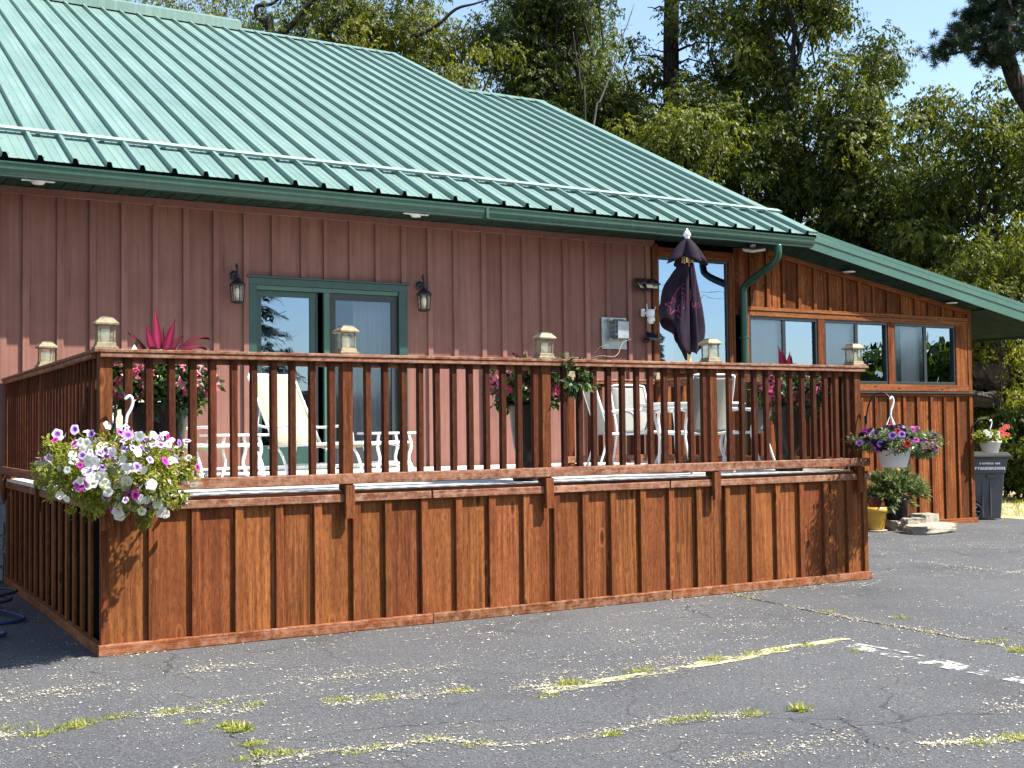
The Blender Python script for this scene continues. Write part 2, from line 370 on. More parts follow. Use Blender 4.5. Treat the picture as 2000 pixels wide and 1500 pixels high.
blockM = plain('foundation_stone_mat', (0.204, 0.2108, 0.2108), .85, var=.35, scale=6, bmp=.7)
LV = [leafmat('leaf_dark_green', [(.010, .020, .005), (.032, .050, .009), (.085, .108, .018), (.22, .235, .04)], .38),
      leafmat('leaf_mid_green', [(.012, .023, .005), (.040, .060, .010), (.11, .13, .02), (.27, .27, .044)], .40),
      leafmat('leaf_yellow_green', [(.022, .034, .006), (.066, .084, .012), (.15, .158, .023), (.29, .28, .048)], .42)]
needleM = leafmat('pine_needle', [(.012, .026, .012), (.022, .042, .018), (.045, .07, .03)], .15)
basketL = leafmat('petunia_leaf', [(.06, .09, .015), (.14, .17, .028), (.26, .28, .05), (.40, .37, .09)], .42)
potL = leafmat('glossy_pot_leaf', [(.010, .026, .007), (.03, .062, .014), (.07, .12, .025), (.15, .20, .045)], .2, .3, .5)
oleL = leafmat('oleander_leaf', [(.035, .065, .02), (.075, .115, .035), (.14, .185, .07), (.22, .25, .11)], .25, .4, .4)
cordM = petal('cordyline_leaf_red', (.15, .010, .025), (.42, .03, .11), .35)
cordD = petal('cordyline_leaf_maroon', (.085, .01, .018), (.16, .015, .035), .3)
grassM = leafmat('grass_blade', [(.11, .16, .02), (.22, .26, .04), (.38, .37, .10), (.52, .47, .2)], .35)
debrisM = leafmat('pale_litter', [(.26, .21, .12), (.42, .37, .24), (.58, .54, .42), (.72, .69, .60)], .1)
PET = {'white': petal('petal_white', (.76, .76, .78), (.66, .66, .42)),
       'violet': petal('petal_violet', (.42, .22, .62), (.10, .02, .20)),
       'lilac': petal('petal_lilac', (.66, .52, .80), (.16, .05, .26)),
       'magenta': petal('petal_magenta', (.62, .05, .40), (.16, .01, .12)),
       'pink': petal('petal_pink', (.86, .10, .30), (.88, .35, .30)),
       'rose': petal('petal_rose', (.90, .28, .46), (.88, .45, .35)),
       'black': petal('petal_black_purple', (.018, .006, .022), (.01, .003, .01)),
       'red': petal('petal_red', (.60, .025, .03), (.2, .01, .02)),
       'coral': petal('petal_coral', (.75, .14, .10), (.6, .1, .08))}

def asphalt():
    mt, n, b, o = newmat('worn_asphalt'); v = coords(n)
    f = noise(n, v, .35, 6, .6); g = noise(n, v, 160., 3, .7); p = noise(n, v, 1.6, 6, .65)
    c = ramp(n, f, [(.32, (.058, .061, .069)), (.5, (.082, .086, .095)), (.68, (.106, .109, .117))])
    c = mixc(n, ramp(n, noise(n, v, .9, 3, .5, .4), [(.62, 0.), (.72, .6)]), c, (.030, .030, .033))
    c = mixc(n, ramp(n, p, [(.42, 0.), (.7, .6)]), c, (0.099, 0.0978, 0.099))
    g5 = noise(n, v, 62., 5, .8)
    c = mixc(n, ramp(n, g5, [(.38, .85), (.5, 0.)]), c, (.014, .014, .017)); c = mixc(n, ramp(n, g5, [(.53, 0.), (.66, .7)]), c, (.20, .196, .19))
    g6 = noise(n, v, 24., 5, .8); c = mixc(n, ramp(n, g6, [(.36, .5), (.5, 0.)]), c, (.02, .02, .024)); c = mixc(n, ramp(n, g6, [(.56, 0.), (.7, .45)]), c, (.18, .175, .165))
    c = mixc(n, ramp(n, g, [(.35, .6), (.55, 0.)]), c, (.02, .02, .023))
    vo = nd(n, 'ShaderNodeTexVoronoi'); vo.inputs['Scale'].default_value = 85.; n.links.new(v, vo.inputs['Vector'])
    c = mixc(n, mathn(n, 'MULTIPLY', ramp(n, vo.outputs['Distance'], [(.12, .8), (.24, 0.)]), ramp(n, noise(n, v, 2.5, 5), [(.38, .12), (.6, 1.)])), c, (0.336, 0.32, 0.28))
    wv = nd(n, 'ShaderNodeVectorMath', operation='MULTIPLY_ADD'); nz = nd(n, 'ShaderNodeTexNoise'); nz.inputs['Scale'].default_value = 1.3; nz.inputs['Detail'].default_value = 5.
    n.links.new(v, nz.inputs['Vector']); n.links.new(nz.outputs['Color'], wv.inputs[0]); wv.inputs[1].default_value = (.9, .9, 0); n.links.new(v, wv.inputs[2])
    ve = nd(n, 'ShaderNodeTexVoronoi', feature='DISTANCE_TO_EDGE'); ve.inputs['Scale'].default_value = .85; n.links.new(wv.outputs[0], ve.inputs['Vector'])
    ck = mathn(n, 'MULTIPLY', ramp(n, ve.outputs['Distance'], [(.0025, 1.), (.007, 0.)]), ramp(n, noise(n, v, .6, 3), [(.45, 0.), (.6, .7)]))
    c = mixc(n, ck, c, (.016, .016, .017))
    n.links.new(c, b.inputs['Base Color']); b.inputs['Roughness'].default_value = .82; b.inputs['Specular IOR Level'].default_value = .35
    bump(n, mathn(n, 'SUBTRACT', g, ck), b, .6, .004); return mt
asphM = asphalt()
def wornpaint(name, col, lo, hi):
    mt, n, b, o = newmat(name); v = coords(n); b.inputs['Base Color'].default_value = col+(1,); b.inputs['Roughness'].default_value = .8
    t = nd(n, 'ShaderNodeBsdfTransparent'); mx = nd(n, 'ShaderNodeMixShader')
    sp = nd(n, 'ShaderNodeSeparateXYZ'); n.links.new(v, sp.inputs[0])
    f = noise(n, coords(n, (.55, 1.6, 1)), 6., 8, .75)
    n.links.new(ramp(n, f, [(lo, 0.), (hi, 1.)]), mx.inputs[0]); n.links.new(t.outputs[0], mx.inputs[1]); n.links.new(b.outputs[0], mx.inputs[2]); n.links.new(mx.outputs[0], o.inputs[0]); return mt
yelPaint = wornpaint('worn_yellow_paint', (.50, .47, .24), .485, .56)
whtPaint = wornpaint('worn_white_paint', (.62, .62, .58), .48, .57)
crackM = plain('crack_soil', (.018, .016, .014), .95, var=.5, scale=20)
dryM = plain('dry_grass_ground', (.36, .30, .17), .95, var=.35, scale=2.5, bmp=.6)
bankM = plain('bank_soil', (.05, .045, .025), .95, var=.5, scale=2)
fieldM = plain('far_field', (.06, .075, .03), .95, var=.4, scale=.2)
#@@STRUCT
tanM = plain('dry_vine', (.42, .32, .17), .8)
# ------------------------------------------------------------------ ground
def gz(x, y): return -0.0145*min(max(x-7.66, 0.), 9.5)
def sheet(name, pts_fn, xs, ys, mat, lift=0., kind='structure'):
    V, F = [], []
    for y in ys:
        for x in xs: X, Y = pts_fn(x, y); V.append((X, Y, gz(X, Y)+lift))
    k = len(xs)
    for j in range(len(ys)-1):
        for i in range(k-1): F.append((j*k+i, j*k+i+1, (j+1)*k+i+1, (j+1)*k+i))
    return mk(name, V, F, mat, None, (0, 0, 0), kind=kind)
sheet('ground', lambda x, y: (x, y), [-400, -60, 0, 7.66, 12, 17.16, 60, 400], [-400, -60, 0, 60, 400], fieldM, -.012)
sheet('parking_lot', lambda x, y: (x, y), [-30, -10, 0, 7.66, 10, 13, 17.16], [-30, -10, 0, 5.0, 5.6], asphM)
sheet('dry_grass_verge', lambda x, y: (x, y), [17.16, 20, 26], [-12, 0, 6, 14], dryM, -.004)
def strip(name, pts, wd, mat, lift, kind='structure', jit=.0, seed=1):
    rg = random.Random(seed); V, F = [], []
    pts = smooth_path(pts, 14 if name == 'asphalt_crack' else 5)
    for i, p in enumerate(pts):
        a = pts[max(i-1, 0)]; c = pts[min(i+1, len(pts)-1)]; d = (c-a); s = Vector((-d.y, d.x, 0)).normalized()
        k = wd*(1+jit*(rg.random()-.5))/2; p = p+(s*(rg.uniform(-1, 1)*.025) if name == 'asphalt_crack' else s*0)
        for q in (p-s*k, p+s*k): V.append((q.x, q.y, gz(q.x, q.y)+lift))
    for i in range(len(pts)-1): F.append((2*i, 2*i+1, 2*i+3, 2*i+2))
    return mk(name, V, F, mat, None, (0, 0, 0), kind=kind)
G = ground
yl = [G(1060, 1352), G(1150, 1338), G(1300, 1310), G(1450, 1283), G(1560, 1264), G(1650, 1248)]
for i_, (o_, w_) in enumerate(((0, .11), (.075, .05), (-.07, .045))):
    strip('painted_yellow_line', [p+Vector((-.2, 1, 0)).normalized()*(o_*(.6+.4*math.sin(k_*2.1+i_))) for k_, p in enumerate(yl)], w_, yelPaint, .004+.001*i_, jit=.9, seed=20+i_)
wl = [G(1655, 1262), G(1740, 1280), G(1850, 1300), G(1950, 1322), G(2060, 1343)]
for i_, (o_, w_) in enumerate(((0, .07), (.10, .05), (-.09, .05), (.19, .03))):
    strip('painted_white_line', [p+Vector((.75, .66, 0))*(o_*(.7+.3*math.sin(k_*1.7+i_*2))) for k_, p in enumerate(wl)], w_, whtPaint, .004+.001*i_, jit=1.2, seed=30+i_)
ck1 = [G(1428, 1161), G(1530, 1182), G(1640, 1205), G(1740, 1222), G(1850, 1242), G(1960, 1262), G(2060, 1290)]
strip('asphalt_seam', ck1, .035, crackM, .003, jit=1.4, seed=3)
for i, (pp, wd) in enumerate([([G(1640, 1400), G(1680, 1430), G(1705, 1452), G(1760, 1470)], .007), ([G(430, 1418), G(470, 1445), G(505, 1475), G(500, 1500)], .012),
                      ([G(1000, 1405), G(900, 1412), G(760, 1420), G(600, 1440)], .006), ([G(1540, 1402), G(1600, 1420), G(1660, 1440)], .006)]):
    strip('asphalt_crack', pp, wd, crackM, .003, jit=1.4, seed=10+i)

# ------------------------------------------------------------------ house
WY = 5.08
house = thing('house', 'long red-brown house with board and batten siding under a green steel roof', 'house', (4, WY, 0))
rng = random.Random(3)
wall = box('wall', (-3.6, WY+.045, 0), (2.69, WY+.12, 4.36), redZ, house)
wall2 = box('wall', (2.69, WY+.045, 3.49), (4.80, WY+.12, 4.36), redZ, house)
wall3 = box('wall', (4.80, WY+.045, 0), (8.86, WY+.12, 4.36), redZ, house)
BX = [-3.25, -2.9, -2.55, -2.2, -1.85, -1.5, -1.15, -.8, -.45, -.1, .129, .488, .84, 1.19, 1.543, 1.899, 2.258, 2.627, 2.979, 3.354, 3.656, 3.999, 4.358, 4.725, 5.101, 5.478, 5.904, 6.221, 6.544, 6.849, 7.211, 7.58, 7.94, 8.317, 8.647]
FRZ = 4.265
edges = [-3.6]+[x+.035 for x in BX]+[8.80]
for a, c in zip(edges[:-1], edges[1:]):
    mid = (a+c)/2; j = rng.uniform(-.003, .003)
    if 2.69 < c and a < 4.80:
        if a < 2.66: box('board', (a+.002, WY+.012+j, 1.02), (2.688, WY+.04+j, FRZ+.03), redZ, wall, .003); a = 2.69
        if c > 4.82: box('board', (4.802, WY+.012+j, 1.02), (c-.002, WY+.04+j, FRZ+.03), redZ, wall3, .003); c = 4.80
        box('board', (a+.002, WY+.012+j, 3.49), (c-.002, WY+.04+j, FRZ+.03), redZ, wall2, .003)
    else:
        box('board', (a+.002, WY+.012+j, 1.02), (c-.002, WY+.04+j, FRZ+.03), redZ, wall if mid < 3.7 else wall3, .003)
for x in BX:
    over = 2.66 < x < 4.78; wd = rng.uniform(.066, .076); jj = rng.uniform(-.002, .002)
    box('batten', (x, WY-.024+jj, 3.49 if over else 1.02), (x+wd, WY+.010, FRZ+rng.uniform(-.004, .0)), redZ, wall2 if over else (wall if x < 3 else wall3), .004, rot=(0, rng.uniform(-.0015, .0015), 0))
box('frieze_board', (-3.6, WY-.030, FRZ), (8.80, WY+.011, 4.352), redZ, house, .004)
box('corner_trim', (8.66+.1, WY-.03, 1.02), (8.862, WY+.044, 4.30), postZ, house, .004)
# stone foundation left of the deck
rs = random.Random(5); z = .0; fnd = box('foundation', (-3.6, WY+.03, 0), (-.02, WY+.10, 1.015), blockM, house)
for row in range(6):
    h = .168; x = -3.6-rs.random()*.2
    while x < -.06:
        wd = rs.uniform(.22, .5); x1 = min(x+wd, -.03); dd = rs.uniform(.015, .055)
        if x1-x > .06:
            q = rs.uniform
            V = []
            for (yy, ins) in ((WY+.03, .0), (WY+.03-dd, .02)):
                for sx_, sz_ in ((0, 0), (1, 0), (1, 1), (0, 1)):
                    V.append((x+.008+(x1-x-.016)*sx_+(ins+q(-.008, .008))*(1-2*sx_), yy, z+.006+(h-.012)*sz_+(ins*.7+q(-.006, .006))*(1-2*sz_)))
            mk('stone', V, [(0, 1, 2, 3), (7, 6, 5, 4), (0, 4, 5, 1), (1, 5, 6, 2), (2, 6, 7, 3), (3, 7, 4, 0)], blockM, fnd)
        x = x1
    z += h
# eaves: gutter, fascia, soffit
prof = [(y_-.20, z_-.042) for y_, z_ in [(4.50, 4.475), (4.385, 4.478), (4.372, 4.472), (4.374, 4.455), (4.388, 4.45), (4.392, 4.40), (4.405, 4.372), (4.425, 4.345), (4.425, 4.328), (4.50, 4.328)]]
V = [(x, y, zz) for x in (-4.1, 11.15) for y, zz in prof]; k = len(prof)
# trough: hollow on top
gut = mk('gutter', V, [(i, i+1, k+i+1, k+i) for i in range(1, k-1)]+[tuple(range(k)), tuple(range(2*k-1, k-1, -1))], gutM, house)
box('gutter_seam', (5.50, 4.170, 4.284), (5.54, 4.30, 4.432), gutM, gut, .002)
fas = box('fascia_board', (-4.0, 4.302, 4.30), (11.10, 4.34, 4.45), fasM, house, .004)
sof = box('soffit', (-4.0, 4.36, 4.372), (11.10, WY-.002, 4.385), sofM, house, .002)
x = -3.98; i = 0
while x < 11.0:
    box('soffit_panel', (x+.004, 4.342, 4.355+.003*(i % 2)), (x+.146, WY-.004, 4.370), sofM, sof, .003); x += .15; i += 1
# roof
TAN = .5; RY0, RZ0 = 4.215, 4.489
def rz(y): return RZ0+TAN*(y-RY0)
nx = Vector((0, -TAN, 1)).normalized()
XR, XS, RP = 11.22, 9.40, .3487
RIDGE_A, RIDGE_B = 15.42, 12.08
roofo = mk('roof', [(-4, RY0+.06, rz(RY0+.06)-.03), (XR-.03, RY0+.06, rz(RY0+.06)-.03), (XR-.03, RIDGE_B, rz(RIDGE_B)-.03), (XS-.03, RIDGE_B, rz(RIDGE_B)-.03), (XS-.03, RIDGE_A, rz(RIDGE_A)-.03), (-4, RIDGE_A, rz(RIDGE_A)-.03),
                   (-4, 27.2, RZ0), (XS-.03, 27.2, RZ0), (XR-.03, 20.4, RZ0), (XS-.03, 20.4, RZ0)],
           [(0, 1, 2, 3, 4, 5), (5, 4, 7, 6), (3, 2, 8, 9)], blackM, house)
def panel(x0, wd, ytop):
    # cross-section in x: pan, two small stiffening beads, one high trapezoid rib
    r = .036; pr = [(0, 0), (r-.006-.018, 0)] if False else None
    c = .035
    pr = [(0, 0), (.006, .056), (.044, .056), (.070, 0), (.070+.09, 0), (.070+.094, .004), (.070+.104, .004), (.070+.108, 0), (.070+.186, 0), (.070+.190, .004), (.070+.20, .004), (.070+.204, 0), (wd, 0)]
    pr = [p for p in pr if p[0] <= wd]
    if pr[-1][0] < wd: pr.append((wd, pr[-1][1]))
    V = []
    yb = RY0-.03
    for y in (yb, ytop):
        for dx, h in pr:
            p = Vector((x0+dx, y, rz(y)))+nx*h; V.append(p)
    k = len(pr)
    F = [(i, i+1, k+i+1, k+i) for i in range(k-1)]
    V += [(x0, yb+.004, rz(yb)-.002), (x0+.066, yb+.004, rz(yb)-.002), (x0+.05, yb+.004, rz(yb)+.050), (x0+.010, yb+.004, rz(yb)+.050)]
    return mk('roof_panel', V, F, roofM, roofo, (x0, yb, rz(yb)))
x = -.198-RP*10
clos = []
while x < XR-.05:
    wd = min(RP, XR-x); mid = x+wd/2
    panel(x, wd, RIDGE_A if mid < XS else RIDGE_B)
    clos.append(box('rib_closure', (x+.004, RY0-.022, rz(RY0)-.02), (x+.062, RY0-.012, rz(RY0)+.022), blackM, roofo, .012))
    x += RP
box('eave_closure', (-4.0, RY0-.012, rz(RY0)-.06), (XR-.02, RY0+.02, rz(RY0)-.018), blackM, roofo, .002)
Q = []
xx_ = -.198-RP*1
while xx_ < XR-.1:
    yy = RY0+.10; row = 0
    while yy < (RIDGE_A if xx_ < XS-.2 else RIDGE_B)-.3:
        for dx in ((.085, .34) if row % 2 == 0 else (.085,)):
            c = Vector((xx_+dx, yy+rng.uniform(-.02, .02), 0)); c.z = rz(c.y); t_ = Vector((0, 1, TAN)).normalized(); hs_ = .0065
            Q.append([tuple(c+nx*.004+Vector((a, 0, 0))*hs_+t_*q*hs_*1.3) for a, q in ((-1, -1), (1, -1), (1, 1), (-1, 1))])
        yy += .55; row += 1
    xx_ += RP
scr = quads_mesh('roof_screws', np.array(Q), gutM, roofo, (4, 8, 6)); scr['kind'] = 'stuff'
sl = math.atan(TAN)
def along(name, x0, x1, y, wd, th, h, mat, parent, lip=0.):
    """a strip lying on the slope, running along x"""
    t = Vector((0, 1, TAN)).normalized(); c0 = Vector((0, y, rz(y)))+nx*h
    V = []
    for xx in (x0, x1):
        for a, bq in ((0, 0), (wd, 0), (wd, th), (0, th)): q = c0+t*a+nx*bq; V.append((xx, q.y, q.z))
    F = [(3, 2, 1, 0), (4, 5, 6, 7), (0, 1, 5, 4), (1, 2, 6, 5), (2, 3, 7, 6), (3, 0, 4, 7)]
    return mk(name, V, F, mat, parent)
snowM = roofmetal('pale_snow_guard', (.30, .46, .41), (.42, .56, .52), .28, .2)
sg = along('snow_guard', -4, 11.33, 5.10, .115, .006, .063, snowM, house)
along('guard_lip', -4, 11.33, 5.096, .006, .030, .038, roofM, sg)
xx = -3.3
while xx < 11.2: along('guard_bracket', xx+.09, xx+.13, 5.13, .08, .06, .002, roofM, sg); xx += RP*2
# ridge caps
def ridge_cap(name, x0, x1, y, hgt, half, mat, parent, lift=.035):
    zt = rz(y)+hgt+lift*.8
    V = []
    for xx in (x0, x1):
        V += [(xx, y-half, rz(y-half)+lift), (xx, y-half, rz(y-half)+lift+hgt), (xx, y-.02, zt), (xx, y+half, rz(y-half)+lift+hgt), (xx, y+half, rz(y-half)+lift)]
    F = [(0, 1, 6, 5), (1, 2, 7, 6), (2, 3, 8, 7), (3, 4, 9, 8), (4, 3, 2, 1, 0), (5, 6, 7, 8, 9)]
    return mk(name, V, F, mat, parent)
ridge_cap('ridge_cap', 5.80, XS, RIDGE_A, .02, .17, roofM, roofo)
ridge_cap('ridge_vent', -4, 5.79, RIDGE_A, .19, .22, roofM, roofo)
ridge_cap('ridge_cap', XS-.05, XR+.03, RIDGE_B, .02, .17, roofM, roofo)
def rake(x0, x1, ya, yb, h0, h1):
    V = []
    for y in (ya, yb):
        for xx, h in ((x0, h0), (x1, h0), (x1, h1), (x0, h1)): q = Vector((xx, y, rz(y)))+nx*h; V.append(q)
    return mk('rake_trim', V, [(3, 2, 1, 0), (4, 5, 6, 7), (0, 1, 5, 4), (1, 2, 6, 5), (2, 3, 7, 6), (3, 0, 4, 7)], roofM, roofo)
rake(XR-.13, XR+.03, RY0+.02, RIDGE_B, -.06, .036)
rake(XS-.10, XS+.03, RIDGE_B-.1, RIDGE_A, -.06, .036)
gw = mk('gable_wall', [(11.1, WY, 3.5), (11.1, 20, 3.5), (11.1, 20, RZ0), (11.1, RIDGE_B, rz(RIDGE_B)-.06), (11.1, WY, rz(WY)-.06)], [(0, 1, 2, 3, 4)], redZ, house)
mk('gable_wall', [(XS-.3, 8, RZ0), (XS-.3, 27, RZ0), (XS-.3, RIDGE_A, rz(RIDGE_A)-.06)], [(0, 1, 2)], redZ, house)
mk('end_wall', [(-3.6, WY+.1, 0), (-3.6, 27, 0), (-3.6, 27, RZ0), (-3.6, RIDGE_A, rz(RIDGE_A)-.06), (-3.6, WY+.1, rz(WY)-.06)], [(0, 1, 2, 3, 4)], redZ, house)
mk('rear_wall', [(-3.6, 26.9, 0), (11.1, 26.9, 0), (11.1, 26.9, RZ0), (-3.6, 26.9, RZ0)], [(3, 2, 1, 0)], redZ, house)
# dim rooms behind the glass
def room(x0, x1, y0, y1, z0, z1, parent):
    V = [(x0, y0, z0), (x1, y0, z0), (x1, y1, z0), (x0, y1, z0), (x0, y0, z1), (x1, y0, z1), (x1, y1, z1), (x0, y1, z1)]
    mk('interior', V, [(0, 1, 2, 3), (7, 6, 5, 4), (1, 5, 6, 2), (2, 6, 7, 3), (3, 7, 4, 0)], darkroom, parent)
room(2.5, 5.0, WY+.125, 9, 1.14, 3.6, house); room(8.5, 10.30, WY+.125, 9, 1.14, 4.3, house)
def curtain(x0, x1, z0, z1, y, parent, amp=.03, per=.11):
    n = max(8, int((x1-x0)/.02)); V = []
    for zz in (z0, z1):
        for i in range(n+1):
            xx = x0+(x1-x0)*i/n; V.append((xx, y+amp*math.sin(xx/per*2*math.pi+.6*math.sin(xx*5)), zz))
    return mk('curtain', V, [(i, i+1, n+2+i, n+1+i) for i in range(n)], curt, parent, smooth=True)
# sliding door
sdoor = box('sliding_door', (2.69, WY-.03, 3.40), (4.80, WY+.10, 3.485), doorG, house, .004)
box('drip_cap', (2.665, WY-.055, 3.486), (4.825, WY+.02, 3.505), doorG, sdoor, .003)
box('jamb', (2.69, WY-.028, 1.14), (2.79, WY+.10, 3.398), doorG, sdoor); box('jamb', (4.68, WY-.028, 1.14), (4.80, WY+.10, 3.398), doorG, sdoor)
box('sill', (2.792, WY-.02, 1.14), (4.678, WY+.10, 1.19), greyM, sdoor)
box('head_track', (2.792, WY-.005, 3.345), (4.678, WY+.10, 3.398), trimM, sdoor)
def sash(x0, x1, z0, z1, y, st, mat, par, pane, rail=.0):
    s = box('sash', (x0, y, z1-st), (x1, y+.035, z1), mat, par)
    box('stile', (x0, y+.001, z0), (x0+st, y+.034, z1-st-.001), mat, s); box('stile', (x1-st, y+.001, z0), (x1, y+.034, z1-st-.001), mat, s)
    box('bottom_rail', (x0+st+.001, y, z0), (x1-st-.001, y+.035, z0+st+rail), mat, s)
    mk('pane', [(x0+st, y+.016, z0+st+rail), (x1-st, y+.016, z0+st+rail), (x1-st, y+.016, z1-st), (x0+st, y+.016, z1-st)], [(0, 1, 2, 3)], pane, s)
    return s
sash(2.795, 3.565, 1.192, 3.343, WY+.045, .075, doorG, sdoor, paneD, .17)
box('edge_stile', (3.565, WY+.05, 1.192), (3.60, WY+.078, 3.343), blackF, sdoor)
box('centre_stile', (3.665, WY+.004, 1.192), (3.74, WY+.06, 3.343), trimM, sdoor)
sash(3.742, 4.676, 1.192, 3.343, WY+.020, .085, scrM, sdoor, screenP, .16)
curtain(4.15, 4.66, 1.2, 3.34, WY+.24, sdoor, .03, .13)
# tall fixed window beside the red wall
tw = box('tall_window', (8.865, WY-.035, 4.135), (10.205, WY+.10, 4.26), postX, house)
box('casing', (10.207, WY-.02, 1.02), (10.325, WY+.08, 4.26), postZ, tw); box('sill', (8.865, WY-.06, 2.40), (10.205, WY+.10, 2.455), postX, tw)
f = box('window_frame', (8.866, WY+.002, 4.085), (10.204, WY+.06, 4.134), blackF, tw)
box('window_frame', (8.866, WY+.002, 2.456), (10.204, WY+.06, 2.505), blackF, tw)
box('window_frame', (8.866, WY+.004, 2.506), (8.90, WY+.058, 4.084), blackF, tw); box('window_frame', (10.17, WY+.004, 2.506), (10.204, WY+.058, 4.084), blackF, tw)
mk('pane', [(8.90, WY+.03, 2.506), (10.17, WY+.03, 2.506), (10.17, WY+.03, 4.084), (8.90, WY+.03, 4.084)], [(0, 1, 2, 3)], paneM, tw)
curtain(8.9, 9.35, 2.4, 4.1, WY+.3, tw, .03, .14)
xx = 8.87
while xx < 10.19:
    box('board', (xx, WY+.012, 1.02), (min(xx+.325, 10.2), WY+.04, 2.395), sunZ, tw, .003); box('batten', (xx+.29, WY-.012, 1.02), (min(xx+.345, 10.205), WY+.0105, 2.39), sunZ, tw, .003); xx += .33
# downspout
dp = [(10.46, 4.24, 4.285), (10.46, 4.24, 4.16), (10.455, 4.29, 4.06), (10.45, 4.45, 3.97), (10.44, 4.80, 3.83), (10.437, 4.93, 3.77), (10.435, 4.985, 3.70), (10.435, 4.99, 3.5), (10.435, 4.99, 2.5), (10.435, 4.99, 1.0), (10.435, 4.99, .12)]
ds = tube('downspout', dp, .056, dspM, house, 10, sm=4)
box('strap', (10.36, 4.93, 2.95), (10.51, WY-.04, 2.975), dspM, ds, .002); box('strap', (10.36, 4.93, 1.5), (10.51, WY-.04, 1.525), dspM, ds, .002)

# ------------------------------------------------------------------ sunroom
sun_ = thing('sunroom', 'cedar-clad sunroom wing with three black sliding windows right of the deck', 'house extension', (13, WY, -.06))
def topz(x): return 4.308-.1666*(x-11.345)
sw = mk('wall', [(10.33, WY+.045, -.12), (15.66, WY+.045, -.12), (15.66, WY+.045, 2.2), (10.33, WY+.045, 2.2), (10.33, WY+.1, -.12), (15.66, WY+.1, -.12), (15.66, WY+.1, 2.2), (10.33, WY+.1, 2.2)],
        [(0, 1, 2, 3), (7, 6, 5, 4), (1, 5, 6, 2), (2, 6, 7, 3), (3, 7, 4, 0), (4, 5, 1, 0)], sunZ, sun_)
sw2 = mk('wall', [(10.33, WY+.045, 3.33), (15.66, WY+.045, 3.33), (15.66, WY+.045, topz(15.66)), (11.345, WY+.045, 4.31), (10.33, WY+.045, 4.34)], [(0, 1, 2, 3, 4)], sunZ, sun_)
def pl(name, x0, x1, y0, y1, z0, za, zb, par):   # board with a sloping top
    b = .003
    V = [(x0, y1, z0), (x1, y1, z0), (x1, y1, zb), (x0, y1, za), (x0, y0+b, z0), (x0+b, y0, z0), (x1-b, y0, z0), (x1, y0+b, z0), (x1, y0+b, zb), (x1-b, y0, zb), (x0+b, y0, za), (x0, y0+b, za)]
    F = [(0, 3, 2, 1), (5, 6, 9, 10), (4, 5, 10, 11), (6, 7, 8, 9), (0, 4, 11, 3), (7, 1, 2, 8), (3, 11, 10, 9, 8, 2)]
    return mk(name, V, F, sunZ, par)
x = 10.335; i = 0
while x < 15.55:
    x1 = min(x+.33, 15.59); j = rng.uniform(-.003, .003)
    pl('board', x, x1-.003, WY+.012+j, WY+.042, 3.43, min(4.35, topz(x)), min(4.35, topz(x1)), sw2)
    box('board', (x, WY+.010+j, -.10-.0*x), (x1-.003, WY+.042, 2.085), sunZ, sw, .003)
    if x > 10.4:
        pl('batten', x-.03, x+.03, WY-.022, WY+.0095, 3.455, min(4.34, topz(x-.03)), min(4.34, topz(x+.03)), sw2)
        box('batten', (x-.03, WY-.024+j, -.06), (x+.032, WY+.0075, 2.08), sunZ, sw, .003)
    x += .33
box('corner_board', (15.57, WY-.028, -.12), (15.665, WY+.044, topz(15.6)), sunZ, sun_, .004)
box('corner_board', (10.55-.08, WY-.02, 2.15), (10.605, WY+.04, 3.40), sunZ, sun_, .004)
box('belt_trim', (10.50, WY-.035, 3.395), (15.568, WY+.04, 3.452), sunX, sun_, .005)
box('head_trim', (10.61, WY-.022, 3.312), (15.565, WY+.04, 3.392), sunX, sun_, .004)
box('sill_trim', (10.60, WY-.026, 2.165), (15.566, WY+.04, 2.275), sunX, sun_, .004)
lg = box('ledge', (10.55, WY-.06, 2.122), (15.69, WY+.04, 2.150), blackF, sun_, .004)
box('top_trim', (10.55, WY-.02, 2.078), (15.565, WY+.0085, 2.12), sunX, sun_, .004)
box('kick_board', (10.4, WY-.032, -.16), (15.72, WY+.0, -.005), sunX, sun_, .006, rot=(0, .008, 0))
kk = mk('frieze_board', [(11.0, WY-.03, 4.36), (15.66, WY-.03, topz(15.66)+.002), (15.66, WY-.03, topz(15.66)-.085), (11.0, WY-.03, 4.28), (11.0, WY+.005, 4.36), (15.66, WY+.005, topz(15.66)+.002), (15.66, WY+.005, topz(15.66)-.085), (11.0, WY+.005, 4.28)],
        [(0, 3, 2, 1), (4, 5, 6, 7), (0, 1, 5, 4), (3, 7, 6, 2), (1, 2, 6, 5), (0, 4, 7, 3)], sunX, sun_)
